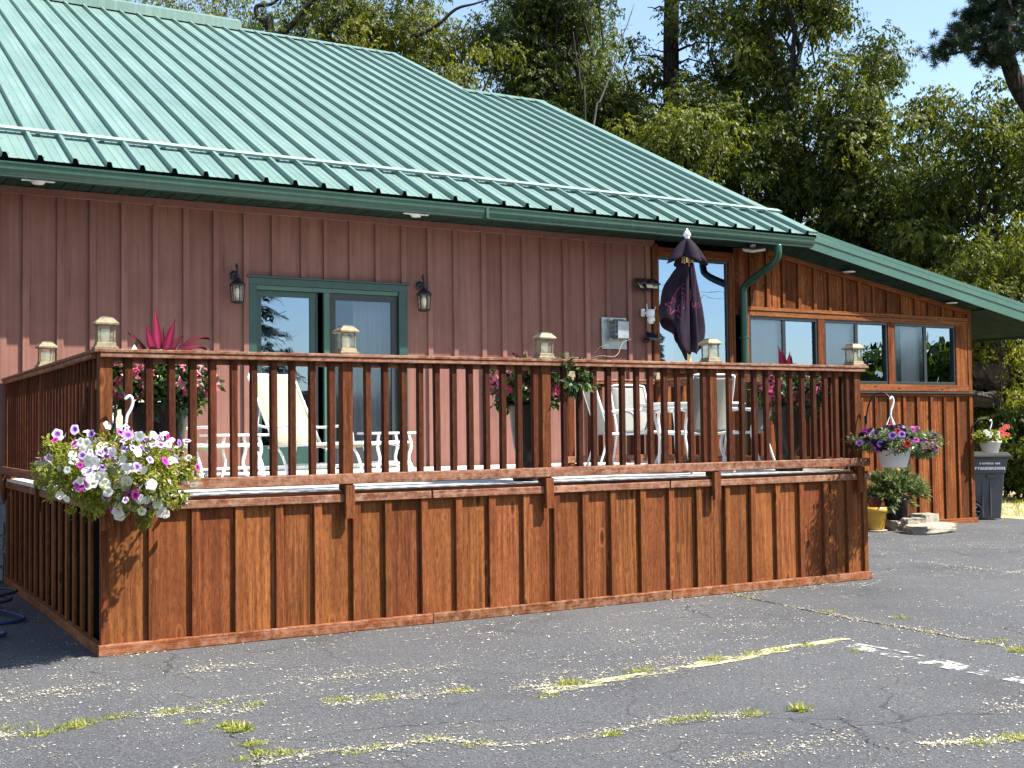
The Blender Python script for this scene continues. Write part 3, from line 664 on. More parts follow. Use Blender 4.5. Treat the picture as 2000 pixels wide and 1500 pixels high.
for k_, (x0, x1, cur) in enumerate([(10.61, 12.03, 1), (12.18, 13.615, 1), (13.77, 15.27, 2)]):
    wn = box('window', (x0, WY-.005, 3.262), (x1, WY+.07, 3.310), blackF, sun_, .003)
    box('window_frame', (x0, WY-.004, 2.277), (x1, WY+.07, 2.325), blackF, wn, .003)
    box('window_frame', (x0, WY-.003, 2.326), (x0+.038, WY+.069, 3.261), blackF, wn, .003); box('window_frame', (x1-.038, WY-.003, 2.326), (x1, WY+.069, 3.261), blackF, wn, .003)
    xm = (x0+x1)/2+.01
    box('meeting_stile', (xm-.035, WY+.004, 2.326), (xm+.035, WY+.062, 3.261), blackF, wn, .003)
    mk('pane', [(x0+.038, WY+.02, 2.326), (xm-.035, WY+.02, 2.326), (xm-.035, WY+.02, 3.261), (x0+.038, WY+.02, 3.261)], [(0, 1, 2, 3)], screenW, wn)
    mk('pane', [(xm+.035, WY+.04, 2.326), (x1-.038, WY+.04, 2.326), (x1-.038, WY+.04, 3.261), (xm+.035, WY+.04, 3.261)], [(0, 1, 2, 3)], paneM, wn)
    if cur == 1: curtain(x0+.02, xm, 2.25, 3.3, WY+.105, wn, .006, .19)
    else: curtain(x0+.30, xm-.02, 2.25, 3.3, WY+.12, wn, .008, .19)
    # casings between the windows
for x0, x1 in ((12.032, 12.178), (13.617, 13.768), (15.272, 15.565)):
    box('casing', (x0, WY-.018, 2.276), (x1, WY+.04, 3.31), sunZ, sun_, .004)
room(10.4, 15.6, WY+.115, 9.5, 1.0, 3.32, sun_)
mk('side_wall', [(15.64, WY+.05, -.2), (15.64, 12, -.2), (15.64, 12, 3.5), (15.64, WY+.05, 3.5)], [(0, 1, 2, 3)], sunZ, sun_)
mk('rear_wall', [(11, 11.9, -.2), (15.64, 11.9, -.2), (15.64, 11.9, 3.5), (11, 11.9, 4.3)], [(3, 2, 1, 0)], sunZ, sun_)
XE = 17.75
def fb(x): return 4.358-.188*(x-11.60)
def ft(x): return 4.540-.183*(x-11.77)
def prism(name, x0, x1, y0, y1, lo, hi, mat, par):
    V = [(x0, y0, lo(x0)), (x1, y0, lo(x1)), (x1, y0, hi(x1)), (x0, y0, hi(x0)), (x0, y1, lo(x0)), (x1, y1, lo(x1)), (x1, y1, hi(x1)), (x0, y1, hi(x0))]
    return mk(name, V, [(0, 1, 2, 3), (7, 6, 5, 4), (0, 4, 5, 1), (1, 5, 6, 2), (2, 6, 7, 3), (3, 7, 4, 0)], mat, par)
prism('rake_fascia', 11.10, XE, 4.72, 4.75, fb, ft, trimM, sun_)
prism('rake_fascia', 11.11, XE+.01, 4.705, 4.719, lambda x: ft(x)-.075, lambda x: ft(x)+.01, trimM, sun_)
rf = mk('roof', [(11.1, 4.74, ft(11.1)+.012), (XE, 4.74, ft(XE)+.012), (XE, 5.12, ft(XE)+.20), (11.1, 5.12, ft(11.1)+.26), (XE, 12, ft(XE)+.22), (11.1, 12, ft(11.1)+.28), (XE, 12, fb(XE)), (XE, 4.74, fb(XE))],
        [(0, 1, 2, 3), (3, 2, 4, 5), (1, 7, 6, 4, 2)], trimM, sun_)
for yy, hh in ((4.84, .075), (5.0, .15)):
    k2 = hh/.26
    prism('roof_rib', 11.12, XE, yy, yy+.03, lambda x: ft(x)+.012+hh*.75, lambda x: ft(x)+hh+.045, trimM, rf)
so2 = mk('soffit', [(10.9, 4.752, fb(10.9)+.05), (XE, 4.752, fb(XE)+.05), (XE, WY, fb(XE)+.06), (15.66, WY, topz(15.66)+.01), (10.9, WY, topz(10.9)+.01), (XE, 12, fb(XE)+.06), (15.66, 12, topz(15.66)+.01)], [(0, 1, 2, 3, 4), (3, 2, 5, 6)], sofM, sun_)
def quadprism(name, a, b_, c, d, th, mat, par):
    V = [Vector(v) for v in (a, b_, c, d)]; V += [v+Vector((0, 0, th)) for v in V]
    return mk(name, V, [(0, 1, 2, 3), (7, 6, 5, 4), (0, 4, 5, 1), (1, 5, 6, 2), (2, 6, 7, 3), (3, 7, 4, 0)], mat, par)
x = 10.95
while x < 15.6:
    a, c = x+.004, x+.146
    quadprism('soffit_panel', (a, 4.754, fb(a)+.03), (c, 4.754, fb(c)+.03), (c, WY-.032, topz(c)-.012), (a, WY-.032, topz(a)-.012), .012, sofM, so2); x += .15
y = 4.77
while y < 11.5:
    a, c = y+.004, y+.146
    quadprism('soffit_panel', (15.68, a, topz(15.66)-.012), (15.68, c, topz(15.66)-.012), (XE, c, fb(XE)+.035), (XE, a, fb(XE)+.035), .012, sofM, so2); y += .15
#@@DECK
# ------------------------------------------------------------------ deck
L, DD = 7.66, 5.05; DZ = 1.128; RT = 2.22; YB = 3.45
deck = thing('deck', 'raised cedar deck with board skirting and balustrade in front of the house', 'deck', (3.8, 2.5, 0))
sk = box('skirt', (.03, .045, .02), (L-.03, .06, 1.04), blackM, deck)
sb = [-.02, .305, .623, .956, 1.276, 1.595, 1.921, 2.203, 2.532, 2.852, 3.172, 3.513, 3.826, 4.129, 4.435, 4.768, 5.098, 5.427, 5.777, 6.10, 6.424, 6.737, 7.066, 7.396, 7.64]
rng = random.Random(11)
for i, (a, c) in enumerate(zip(sb[:-1], sb[1:])):
    j = rng.uniform(-.003, .003)
    box('board', (a+.03, .004+j, .02), (c+.025, .04, 1.04), cedarZ, sk, .003)
    if i: box('batten', (a, -.030+j*.5, .083), (a+rng.uniform(.062, .07), .002, 1.032), cedarZ, sk, .004, rot=(0, rng.uniform(-.003, .003), 0))
box('corner_board', (-.035, -.034, .083), (.022, .012, 1.03), cedarZ, sk, .004)
box('corner_board', (L-.03, -.029, .083), (L+.03, .012, 1.03), cedarZ, sk, .004)
for a, c in ((-.05, 2.62), (2.625, 5.1), (5.105, L+.05)):
    box('kick_board', (a, -.058, .0), (c-.003, -.0, .082), cedarX, deck, .006)
    box('skirt_trim', (a+.01, -.046, 1.034), (c-.003, .002, 1.098), railX, deck, .005)
skl = box('skirt', (.045, .06, .02), (.06, DD, 1.04), blackM, deck)  # black backing sheet: paints the deep shade seen between the open slats
y = .04
while y < DD-.05:
    if y > .1: box('batten', (-.030, y, .083), (-.004, y+rng.uniform(.085, .10), 1.03), cedarZ, skl, .004, rot=(rng.uniform(-.003, .003), 0, 0))
    y += .33
box('kick_board', (-.058, .0, .0), (-.0, DD, .082), cedarY, deck, .006); box('skirt_trim', (-.046, .004, 1.034), (.002, DD, 1.098), railY, deck, .005)
skr = box('skirt', (L-.06, .06, .0), (L-.045, DD, 1.04), blackM, deck)
y = .04
while y < DD-.05:
    box('board', (L-.04, y+.03, -.02), (L-.005, min(y+.357, DD), 1.03), cedarZ, skr, .003); y += .33
# floor boards
fl = box('floor_frame', (.02, .03, .98), (L-.02, DD-.02, 1.095), blackM, deck)
box('edge_board', (-.04, -.036, 1.100), (L+.04, -.002, DZ-.004), postX, fl, .004)
y = 0.; i = 0
while y < DD-.02:
    y1 = min(y+.142, DD-.01)
    box('floor_board', (-.03+rng.uniform(-.004, .004), y, 1.100), (L+.03, y1-.006, DZ), deckX, fl, .004); y += .142; i += 1
# balustrade
def railing(P0, P1, posts, lanterns=None, back=False, cap_ext=(0, 0)):
    """P0->P1 along x or y; posts: offsets along the run"""
    P0, P1 = Vector(P0), Vector(P1); d = P1-P0; ln = d.length; d.normalize(); ax = 0 if abs(d.x) > .5 else 1
    out = Vector((0, -1, 0)) if ax == 0 else Vector((-1, 0, 0) if P0.x < 3 else (1, 0, 0))
    if back: out = -out
    mC = railX if ax == 0 else railY
    def bar(name, t0, t1, o0, o1, z0, z1, mat, par, b=.004):
        a = P0+d*t0+out*o0; c = P0+d*t1+out*o1
        lo = Vector((min(a.x, c.x), min(a.y, c.y), z0)); hi = Vector((max(a.x, c.x), max(a.y, c.y), z1)); return box(name, lo, hi, mat, par, b)
    root = bar('railing', -cap_ext[0], ln+cap_ext[1], -.075, .088, RT-.027, RT, mC, deck, .005)
    bar('sub_rail', -cap_ext[0]*.5, ln+cap_ext[1]*.5, .040, .080, RT-.062, RT-.0285, mC, root)
    bar('sub_rail', 0, ln, -.045, -.010, RT-.10, RT-.0285, mC, root)
    bar('bottom_rail', -cap_ext[0], ln+cap_ext[1], .040, .080, 1.178, 1.262, mC, root, .006)
    bar('bottom_rail', 0, ln, -.045, -.010, 1.185, 1.262, mC, root, .006)
    for t in posts:
        bar('post', t-.047, t+.047, -.052, .0385, DZ-.002, RT-.0285, postZ, root, .006)
        if not back: bar('post_tail', t-.042, t+.042, .041, .079, .905, 1.171, postZ, root, .005)
    n = int(round(ln/.1575)); rg = random.Random(int(ln*100)+ax)
    for i in range(n+1):
        t = i*ln/n+rg.uniform(-.006, .006)
        if min(abs(t-q) for q in posts) < .085: continue
        t = min(max(t, 0), ln); hw = rg.uniform(.029, .032)
        bb = bar('baluster', t-hw, t+hw, -.008, .0375, 1.19, RT-.029, balZ, root, .010); bb.rotation_euler = (rg.uniform(-.004, .004), rg.uniform(-.004, .004), rg.uniform(-.05, .05))
    return root
railing((0, 0, 0), (7.60, 0, 0), [.0, 1.88, 3.76, 5.65, 7.57], cap_ext=(.088, .09))
railing((0, .09, 0), (0, 5.0, 0), [2.62, 4.94], cap_ext=(0, .03))
railing((7.60, .09, 0), (7.60, YB, 0), [1.75, YB-.1], cap_ext=(0, .04))
railing((6.22, YB, 0), (7.50, YB, 0), [.03], cap_ext=(.06, 0))

# ------------------------------------------------------------------ copies
def copy_tree(o, loc=None, rotz=None, label=None, group=None):
    def cp(a, par):
        c = a.copy(); COL.objects.link(c)
        if par: c.parent = par
        for ch in [q for q in kids[a.name]]: cp(ch, c)
        return c
    kids = {}
    def walk(a):
        kids[a.name] = list(a.children)
        for ch in a.children: walk(ch)
    walk(o)
    r = cp(o, None)
    if loc is not None: r.location = loc
    if rotz is not None: r.rotation_euler = (0, 0, rotz)
    if label: r['label'] = label
    if group: r['group'] = group
    return r

# ------------------------------------------------------------------ rail lanterns
def frustum(name, a, c, z0, z1, mat, parent, prof=None):
    V = []
    pr = prof or [(a, z0), (c, z1)]
    for h, z in pr: V += [(-h, -h, z), (h, -h, z), (h, h, z), (-h, h, z)]
    k = len(pr); F = [(3, 2, 1, 0), tuple(4*(k-1)+i for i in range(4))]
    for i in range(k-1):
        for j in range(4): F.append((4*i+j, 4*i+(j+1) % 4, 4*i+4+(j+1) % 4, 4*i+4+j))
    return mk(name, V, F, mat, parent)
GL = 'lanterns standing on the railing posts'
lan = thing('post_lantern', '', 'lantern', (0, 0, 0), GL)
frustum('base', 0, 0, 0, 0, pewter, lan, [(.083, 0), (.083, .014), (.070, .022), (.066, .045), (.060, .050)])
for sx in (-1, 1):
    for sy in (-1, 1): box('corner_bar', (sx*.055-.0065, sy*.055-.0065, .05), (sx*.055+.0065, sy*.055+.0065, .172), pewter, lan, .002)
for k_ in range(4):
    a = k_*math.pi/2; c_, s_ = math.cos(a), math.sin(a)
    V = [(x*c_-y*s_, x*s_+y*c_, z) for x, y, z in ((-.048, -.056, .051), (.048, -.056, .051), (.048, -.056, .171), (-.048, -.056, .171))]
    mk('glass_pane', V, [(0, 1, 2, 3)], frostM, lan)
lathe('candle', [(.031, .051), (.031, .142), (.026, .148), (.004, .15)], wax, lan, n=14)
frustum('cap', 0, 0, 0, 0, pewter, lan, [(.064, .172), (.083, .178), (.083, .190), (.048, .226), (.048, .232), (.020, .238)])
LP = [((0, 0), 'post lantern at the near left corner of the deck, above the white petunia basket'), ((1.88, 0), 'post lantern in front of the sliding door'),
      ((3.76, 0), 'post lantern on the front rail among trailing vines, above the middle planter'), ((5.65, 0), 'post lantern in front of the tall window, right of the closed umbrella'),
      ((7.57, 0), 'post lantern at the near right corner of the deck'), ((0, 2.62), 'post lantern on the left side rail, farther back than the corner one'),
      ((6.25, YB), 'post lantern on the back rail, mostly hidden behind the front rail'), ((7.60, YB-.01), 'post lantern on the back corner, just right of the umbrella pole')]
for i, ((x, y), lb) in enumerate(LP):
    o = lan if i == 0 else copy_tree(lan)
    o.location = (x, y, RT); o['label'] = lb; q_ = random.Random(i); o.rotation_euler = (R_(q_.uniform(-1.6, 1.6)), R_(q_.uniform(-1.6, 1.6)), R_(q_.uniform(-7, 7)))

# ------------------------------------------------------------------ coach lamps on the wall
GW = 'coach lamps flanking the sliding door'
wl_ = thing('wall_lantern', '', 'wall lamp', (0, 0, 0), GW)
lathe('wall_plate', [(.001, 0), (.055, .0), (.055, .012), (.03, .03), (.001, .032)], lampBl, wl_, n=16)
wp = [c for c in wl_.children][0]; wp.rotation_euler = (R_(90), 0, 0); wp.location = (0, 0, .04)
tube('arm', [(0, -.02, .04), (0, -.07, .03), (0, -.11, .06), (0, -.125, .12), (0, -.10, .165), (0, -.07, .15), (0, -.08, .12), (0, -.115, .10), (0, -.13, .07), (0, -.13, .03)], .008, lampBl, wl_, 6, sm=4)
def hexa(name, prof, mat, par):
    return lathe(name, prof, mat, par, (0, -.13, 0), n=6, smooth=False, phase=math.pi/6)
hexa('top', [(.012, .03), (.018, .0), (.04, -.03), (.075, -.055), (.10, -.085), (.10, -.10), (.088, -.103)], lampBl, wl_)
hexa('glass', [(.082, -.104), (.070, -.285)], frostM, wl_)
for j in range(6):
    a = j*math.pi/3+math.pi/6
    tube('corner_bar', [(.085*math.cos(a), -.13+.085*math.sin(a), -.103), (.073*math.cos(a), -.13+.073*math.sin(a), -.286)], .006, lampBl, wl_, 5)
hexa('base', [(.078, -.286), (.082, -.296), (.06, -.31), (.02, -.318)], lampBl, wl_)
lathe('bulb', [(.012, -.27), (.028, -.22), (.034, -.18), (.022, -.14), (.008, -.12)], wax, wl_, (0, -.13, 0), n=12)
for i, (x, lb) in enumerate([(2.515, 'black coach lamp on the wall left of the sliding door'), (4.985, 'black coach lamp on the wall right of the sliding door')]):
    o = wl_ if i == 0 else copy_tree(wl_); o.location = (x, WY-.014, 3.455); o['label'] = lb

# ------------------------------------------------------------------ small wall fittings
vt = thing('wall_vent', 'grey galvanised louvred vent hood on a plate on the red wall', 'vent', (8.055, WY-.012, 2.73))
box('back_plate', (7.845, WY-.03, 2.735), (8.275, WY-.013, 3.185), greyM, vt, .004)
hd = mk('hood', [(7.99, WY-.031, 2.86), (8.20, WY-.031, 2.86), (8.20, WY-.031, 3.17), (7.99, WY-.031, 3.17), (8.01, WY-.19, 2.88), (8.20, WY-.19, 2.88), (8.20, WY-.19, 3.12), (8.01, WY-.19, 3.12)],
        [(3, 2, 6, 7), (4, 5, 1, 0), (1, 5, 6, 2), (4, 7, 6, 5)], greyM, vt)
box('louvre', (7.93, WY-.10, 2.86), (7.995, WY-.031, 2.885), greyM, vt, .003); box('louvre', (7.93, WY-.10, 3.135), (7.995, WY-.031, 3.165), greyM, vt, .003)
for zz in (2.93, 3.0, 3.07): box('louvre', (7.985, WY-.185, zz), (8.0, WY-.032, zz+.012), greyM, vt, .002, rot=(0, R_(30), 0))
for yy in (WY-.07, WY-.12, WY-.16): box('louvre_bar', (7.99, yy, 2.885), (8.0, yy+.01, 3.13), greyM, vt, .002)
sl_ = thing('solar_floodlight', 'solar security light with three amber lenses under a black panel on the red wall', 'security light', (8.58, WY-.012, 3.56))
box('mount', (8.53, WY-.07, 3.60), (8.65, WY-.013, 3.74), ironB, sl_, .006)
p_ = box('panel', (8.42, WY-.20, 3.715), (8.78, WY-.03, 3.735), solarM, sl_, .004, rot=(R_(32), 0, 0))
for dx, ry in ((-.125, R_(-28)), (0, 0), (.125, R_(28))):
    h_ = box('lamp_head', (8.59+dx-.06, WY-.17+abs(dx)*.35, 3.60), (8.59+dx+.06, WY-.125+abs(dx)*.35, 3.70), ironB, sl_, .006, rot=(R_(-32), 0, -ry))
    ln_ = box('lens', (8.59+dx-.054, WY-.178+abs(dx)*.35, 3.605), (8.59+dx+.054, WY-.172+abs(dx)*.35, 3.695), ledM, h_, .003); ln_.location = (0, -.026, 0)
cm = thing('security_camera', 'white security camera with two antennas on the red wall', 'camera', (8.60, WY-.012, 3.12))
box('bracket', (8.54, WY-.05, 3.22), (8.60, WY-.013, 3.33), whiteP, cm, .006)
bd = lathe('body', [(.03, 3.32), (.06, 3.31), (.064, 3.27), (.062, 3.22), (.045, 3.205)], whiteP, cm, (8.63, WY-.13, 0), n=16)
hdm = lathe('head', [(.02, 3.21), (.052, 3.20), (.058, 3.16), (.045, 3.12), (.02, 3.105)], whiteP, cm, (8.635, WY-.14, 0), n=16)
lathe('lens', [(.001, 0), (.022, 0), (.022, .01), (.001, .012)], solarM, cm, (8.65, WY-.19, 3.125), n=12)
tube('antenna', [(8.585, WY-.12, 3.26), (8.575, WY-.12, 3.40)], .007, whiteP, cm, 6); tube('antenna', [(8.68, WY-.12, 3.26), (8.735, WY-.12, 3.36)], .007, whiteP, cm, 6)
tube('bracket_arm', [(8.57, WY-.04, 3.27), (8.62, WY-.12, 3.27)], .018, whiteP, cm, 8)
sp = thing('solar_charger', 'small tilted solar panel wired to the white camera', 'solar panel', (8.64, WY-.012, 2.83))
lathe('mount', [(.001, 0), (.05, 0), (.05, .03), (.02, .06)], ironB, sp, (8.60, WY-.07, 2.85), n=12)
box('panel', (8.57, WY-.125, 2.85), (8.75, WY-.11, 3.0), solarM, sp, .004, rot=(R_(-42), R_(18), R_(-15)))
tube('cable', [(8.605, WY-.03, 3.2), (8.60, WY-.02, 3.08), (8.615, WY-.03, 2.95)], .004, ironB, sp, 5, sm=4)
GS = 'white round light fixtures under the eaves'
def soffit_light(x, y, z, lb, eyes):
    t = thing('soffit_light', lb, 'light fixture', (x, y, z), GS)
    lathe('housing', [(.001, -.001), (.085, -.003), (.085, -.018), (.065, -.04), (.055, -.052), (.001, -.054)] if eyes else [(.001, -.001), (.10, -.003), (.10, -.014), (.08, -.018), (.001, -.018)], whiteP, t, (x, y, z), n=20)
    if eyes:
        for s in (-1, 1): box('ear', (x+s*.12-.05, y-.03, z-.022), (x+s*.12+.05, y+.03, z-.006), whiteP, t, .006)
for x, y, z, lb, e in [(.22, 4.6, 4.354, 'white eave light with side ears near the left end of the eave', 1), (4.72, 4.6, 4.354, 'white eave light with side ears above the sliding door\'s right lamp', 1),
                       (12.60, 4.92, 4.09, 'flat white recessed disc in the sloping soffit above the sunroom windows, the left one', 0), (15.02, 4.92, 3.69, 'flat white recessed disc in the sloping soffit, right one of two near the low end', 0),
                       (16.1, 6.0, 3.42, 'small pale disc light under the overhang beyond the sunroom corner', 0)]: soffit_light(x, y, z, lb, e)
fl_ = thing('eave_floodlight', 'pale square floodlight under the eave beside the green downspout', 'floodlight', (10.42, 4.72, 4.354), None)
box('stem', (10.38, 4.70, 4.31), (10.44, 4.76, 4.354), whiteP, fl_, .006); box('head', (10.30, 4.62, 4.255), (10.56, 4.84, 4.30), whiteP, fl_, .01, rot=(R_(14), R_(-10), 0))
#@@OBJ
# ------------------------------------------------------------------ sun loungers and side tables
GLo = 'white sling loungers behind the railing'
def lounger(recline, label):
    """built facing -y: hinge at y=0, foot at y=-1.3, head +y"""
    t = thing('sun_lounger', label, 'sun lounger', (0, 0, 0), GLo)
    hw = .33; zs = .33; bl = .88
    ca, sa = math.cos(recline), math.sin(recline)
    def sheet_(name, p0, p1, wd, sag):
        V = []; n = 8
        for i in range(n+1):
            s = i/n; p = Vector(p0).lerp(Vector(p1), s); nn = Vector((0, -(p1[2]-p0[2]), (p1[1]-p0[1]))).normalized(); nn = nn if nn.z > 0 else -nn
            for j in range(5):
                q = p - nn*sag*math.sin(math.pi*s)*math.sin(math.pi*j/4); V.append((q.x-wd+2*wd*j/4, q.y, q.z))
        F = [(i*5+j, i*5+j+1, (i+1)*5+j+1, (i+1)*5+j) for i in range(n) for j in range(4)]
        o = mk(name, V, F, slingC, t, smooth=True); md = o.modifiers.new('t', 'SOLIDIFY'); md.thickness = .006; return o
    hd = (0, bl*ca, zs+bl*sa)
    sheet_('backrest', (0, .02, zs+.01), (0, hd[1]-.015, hd[2]-.01), hw-.02, .02)
    sheet_('seat', (0, -.02, zs+.01), (0, -1.25, zs+.02), hw-.02, .05)
    tube('backrest_frame', [(-hw, .0, zs), (-hw, hd[1]-.03, hd[2]-.03), (-hw+.03, hd[1], hd[2]), (hw-.03, hd[1], hd[2]), (hw, hd[1]-.03, hd[2]-.03), (hw, 0, zs)], .015, whiteT, t, 8)
    tube('seat_frame', [(-hw, .02, zs), (-hw, -.6, zs+.015), (-hw, -1.2, zs+.03), (-hw+.04, -1.28, zs+.025), (hw-.04, -1.28, zs+.025), (hw, -1.2, zs+.03), (hw, -.6, zs+.015), (hw, .02, zs)], .016, whiteT, t, 8)
    for s in (-1, 1):
        tube('leg', [(s*hw, .10, zs-.02), (s*(hw+.01), -.05, zs-.03), (s*(hw+.02), -.16, .16), (s*(hw+.02), -.20, .012)], .014, whiteT, t, 8, sm=3)
        tube('leg', [(s*hw, -.95, zs+.02), (s*(hw+.01), -1.12, zs-.02), (s*(hw+.02), -1.22, .16), (s*(hw+.02), -1.25, .012)], .014, whiteT, t, 8, sm=3)
        tube('armrest', [(s*(hw+.03), -.45, zs+.01), (s*(hw+.035), -.42, zs+.16), (s*(hw+.035), -.30, zs+.20), (s*(hw+.035), .05, zs+.19), (s*(hw+.03), .28*ca+.1, zs+.22)], .014, whiteT, t, 8, sm=4)
        tube('prop', [(s*(hw-.03), .5*ca, zs+.5*sa), (s*(hw-.03), .42*ca+.2, .02)], .010, whiteT, t, 6)
    tube('cross_bar', [(-hw, -.17, .13), (hw, -.17, .13)], .011, whiteT, t, 6); tube('cross_bar', [(-hw, -1.22, .14), (hw, -1.22, .14)], .011, whiteT, t, 6)
    return t
l1 = lounger(R_(60), 'cream lounger with its back raised high in front of the sliding door'); l1.location = (2.62, 3.15, DZ); l1.rotation_euler = (0, 0, R_(24))
l2 = lounger(R_(48), 'cream lounger farther left, its back partly hidden behind the left planter'); l2.location = (1.12, 3.1, DZ); l2.rotation_euler = (0, 0, R_(20))
GT = 'white side tables beside the loungers'
def side_table():
    t = thing('side_table', '', 'side table', (0, 0, 0), GT)
    V, F = [], []
    box('table_top', (-.27, -.25, .435), (.27, .25, .46), whiteT, t, .008)
    for s in (-1, 1):
        for q in (-1, 1):
            tube('leg', [(s*.18, q*.2, .43), (s*.20, q*.21, .30), (s*.17, q*.20, .16), (s*.235, q*.23, .012)], .018, whiteT, t, 8, sm=4)
    tube('cross_bar', [(-.18, -.2, .12), (.18, -.2, .12)], .010, whiteT, t, 6); tube('cross_bar', [(-.18, .2, .12), (.18, .2, .12)], .010, whiteT, t, 6)
    return t
st = side_table(); st.location = (1.80, 2.75, DZ); st.rotation_euler = (0, 0, R_(4)); st['label'] = 'white side table between the two loungers'
s2_ = copy_tree(st, (3.72, 3.3, DZ), R_(-3), 'white side table right of the raised lounger, in front of the right door panel', GT)

# ------------------------------------------------------------------ dining set
tb = thing('dining_table', 'round white patio table with the umbrella pole through it', 'table', (6.68, 1.62, DZ))
tc = (6.68, 1.62, DZ)
lathe('table_top', [(.03, .715), (.58, .715), (.61, .72), (.615, .735), (.60, .745), (.03, .745)], whiteT, tb, tc, n=40)
lathe('apron', [(.50, .67), (.53, .67), (.53, .714), (.50, .714)], whiteT, tb, tc, n=32)
for k_ in range(4):
    a = k_*math.pi/2+.5; c_, s_ = math.cos(a), math.sin(a)
    tube('leg', [(tc[0]+.46*c_, tc[1]+.46*s_, DZ+.69), (tc[0]+.40*c_, tc[1]+.40*s_, DZ+.45), (tc[0]+.36*c_, tc[1]+.36*s_, DZ+.25), (tc[0]+.46*c_, tc[1]+.46*s_, DZ+.012)], .018, whiteT, tb, 8, sm=4)
GC = 'white sling chairs round the patio table'
def dining_chair():
    """faces -y; origin on floor under seat"""
    t = thing('patio_chair', '', 'chair', (0, 0, 0), GC)
    hw = .25
    def sling(name, pts, wd):
        V = []; pts = smooth_path(pts, 4)
        for p in pts:
            for j in range(5): V.append((-wd+2*wd*j/4, p.y, p.z-.012*math.sin(math.pi*j/4)))
        F = [(i*5+j, i*5+j+1, i*5+j+6, i*5+j+5) for i in range(len(pts)-1) for j in range(4)]
        o = mk(name, V, F, slingG, t, smooth=True); md = o.modifiers.new('t', 'SOLIDIFY'); md.thickness = .006
    sling('seat', [(0, .21, .41), (0, .0, .40), (0, -.2, .42), (0, -.25, .425)], hw-.02)
    sling('backrest', [(0, .21, .43), (0, .26, .62), (0, .33, .85), (0, .37, .98)], hw-.02)
    for s in (-1, 1):
        tube('back_upright', [(s*hw, .33, .01), (s*hw, .25, .25), (s*hw, .21, .42), (s*hw, .26, .62), (s*hw, .33, .85), (s*hw*.97, .37, .99)], .013, whiteT, t, 8, sm=4)
        tube('arm', [(s*(hw+.01), .27, .64), (s*(hw+.04), .10, .665), (s*(hw+.045), -.12, .67), (s*(hw+.045), -.23, .64), (s*(hw+.04), -.27, .56), (s*(hw+.03), -.26, .42), (s*(hw+.02), -.29, .2), (s*(hw+.02), -.31, .01)], .014, whiteT, t, 8, sm=4)
        tube('seat_rail', [(s*hw, .21, .415), (s*hw, 0, .405), (s*(hw+.01), -.24, .425)], .013, whiteT, t, 8, sm=3)
    tube('front_rail', [(-hw, -.25, .425), (hw, -.25, .425)], .012, whiteT, t, 8)
    tube('top_rail', [(-hw*.97, .37, .99), (-hw*.6, .375, 1.005), (hw*.6, .375, 1.005), (hw*.97, .37, .99)], .013, whiteT, t, 8)
    return t
ch = dining_chair()
for i, (x, y, a, lb) in enumerate([(5.98, 2.0, 72, 'sling chair left of the patio table, seen side on with its back to the left'), (6.86, 2.75, -4, 'sling chair behind the patio table, facing the railing'),
                                (6.08, .78, 172, 'sling chair with its tan shaded back to the railing, just right of the umbrella pole'), (7.0, 1.15, -150, 'sling chair on the right side of the patio table, beside the right planter')]):
    o = ch if i == 0 else copy_tree(ch)
    o.location = (x, y, DZ); o.rotation_euler = (0, 0, R_(a)); o['label'] = lb; o['group'] = GC
# umbrella
UX, UY = 6.68, 1.62
um = thing('patio_umbrella', 'closed dark purple patio umbrella with faded magenta print and white finial', 'umbrella', (UX, UY, DZ))
tube('pole', [(UX, UY, DZ+.05), (UX, UY, 3.74)], .021, paleWood, um, 12)
lathe('base', [(.001, .0), (.27, .0), (.27, .03), (.25, .055), (.10, .085), (.045, .10), (.04, .30), (.03, .31)], ironB, um, (UX, UY, DZ+.001), n=28)
fin = lathe('finial', [(.03, 3.70), (.034, 3.73), (.022, 3.745), (.040, 3.765), (.044, 3.785), (.03, 3.81), (.012, 3.83), (.008, 3.85)], whiteT, um, (UX, UY, 0), n=16)
view = (Vector((UX, UY, 0))-Vector((CAM.x, CAM.y, 0))).normalized(); side = Vector((view.y, -view.x, 0))
# folded canopy: pleated cloth hanging from the hub; a = angle from the street-side, + to the right
def cloth():
    V, F = [], []; nA, nT = 96, 26
    for it in range(nT+1):
        t = it/nT
        for ia in range(nA):
            a = 2*math.pi*ia/nA
            # angle 0 faces the street
            left = max(0, math.cos(a+1.25)); front = max(0, math.cos(a-.25)); right = max(0, math.cos(a-1.7)); back = max(0, -math.cos(a))
            rb = .10+.215*left**2.4+.035*right**2+.03*back
            zb = 2.40+.42*left**2.2+.10*right-.02*front+.04*math.sin(5*a)
            z = 3.45-t*(3.45-zb)
            r = .066+(rb-.066)*min(1, t*1.15)**.85
            if t > .85: r -= (t-.85)*(.25 if left < .6 else .02)*rb*2
            fold = 1-2*abs(math.sin(3*a+.5*t+.4))+.5*math.cos(11*a-1.6*t+.5)
            r *= 1+.38*fold*(.35+.65*math.sin(math.pi*min(1, t*.9+.1)))
            r = max(r, .045)
            V.append(Vector((UX, UY, z))-view*r*math.cos(a)+side*r*math.sin(a))
    for it in range(nT):
        for ia in range(nA): F.append((it*nA+ia, it*nA+(ia+1) % nA, (it+1)*nA+(ia+1) % nA, (it+1)*nA+ia))
    return V, F
V, F = cloth(); bv = BVHTree.FromPolygons([tuple(v) for v in V], F)
can = mk('canopy', V, F, brollyM, um, smooth=True); md = can.modifiers.new('t', 'SOLIDIFY'); md.thickness = .004; md.offset = -1
V, F = [], []; nA = 48
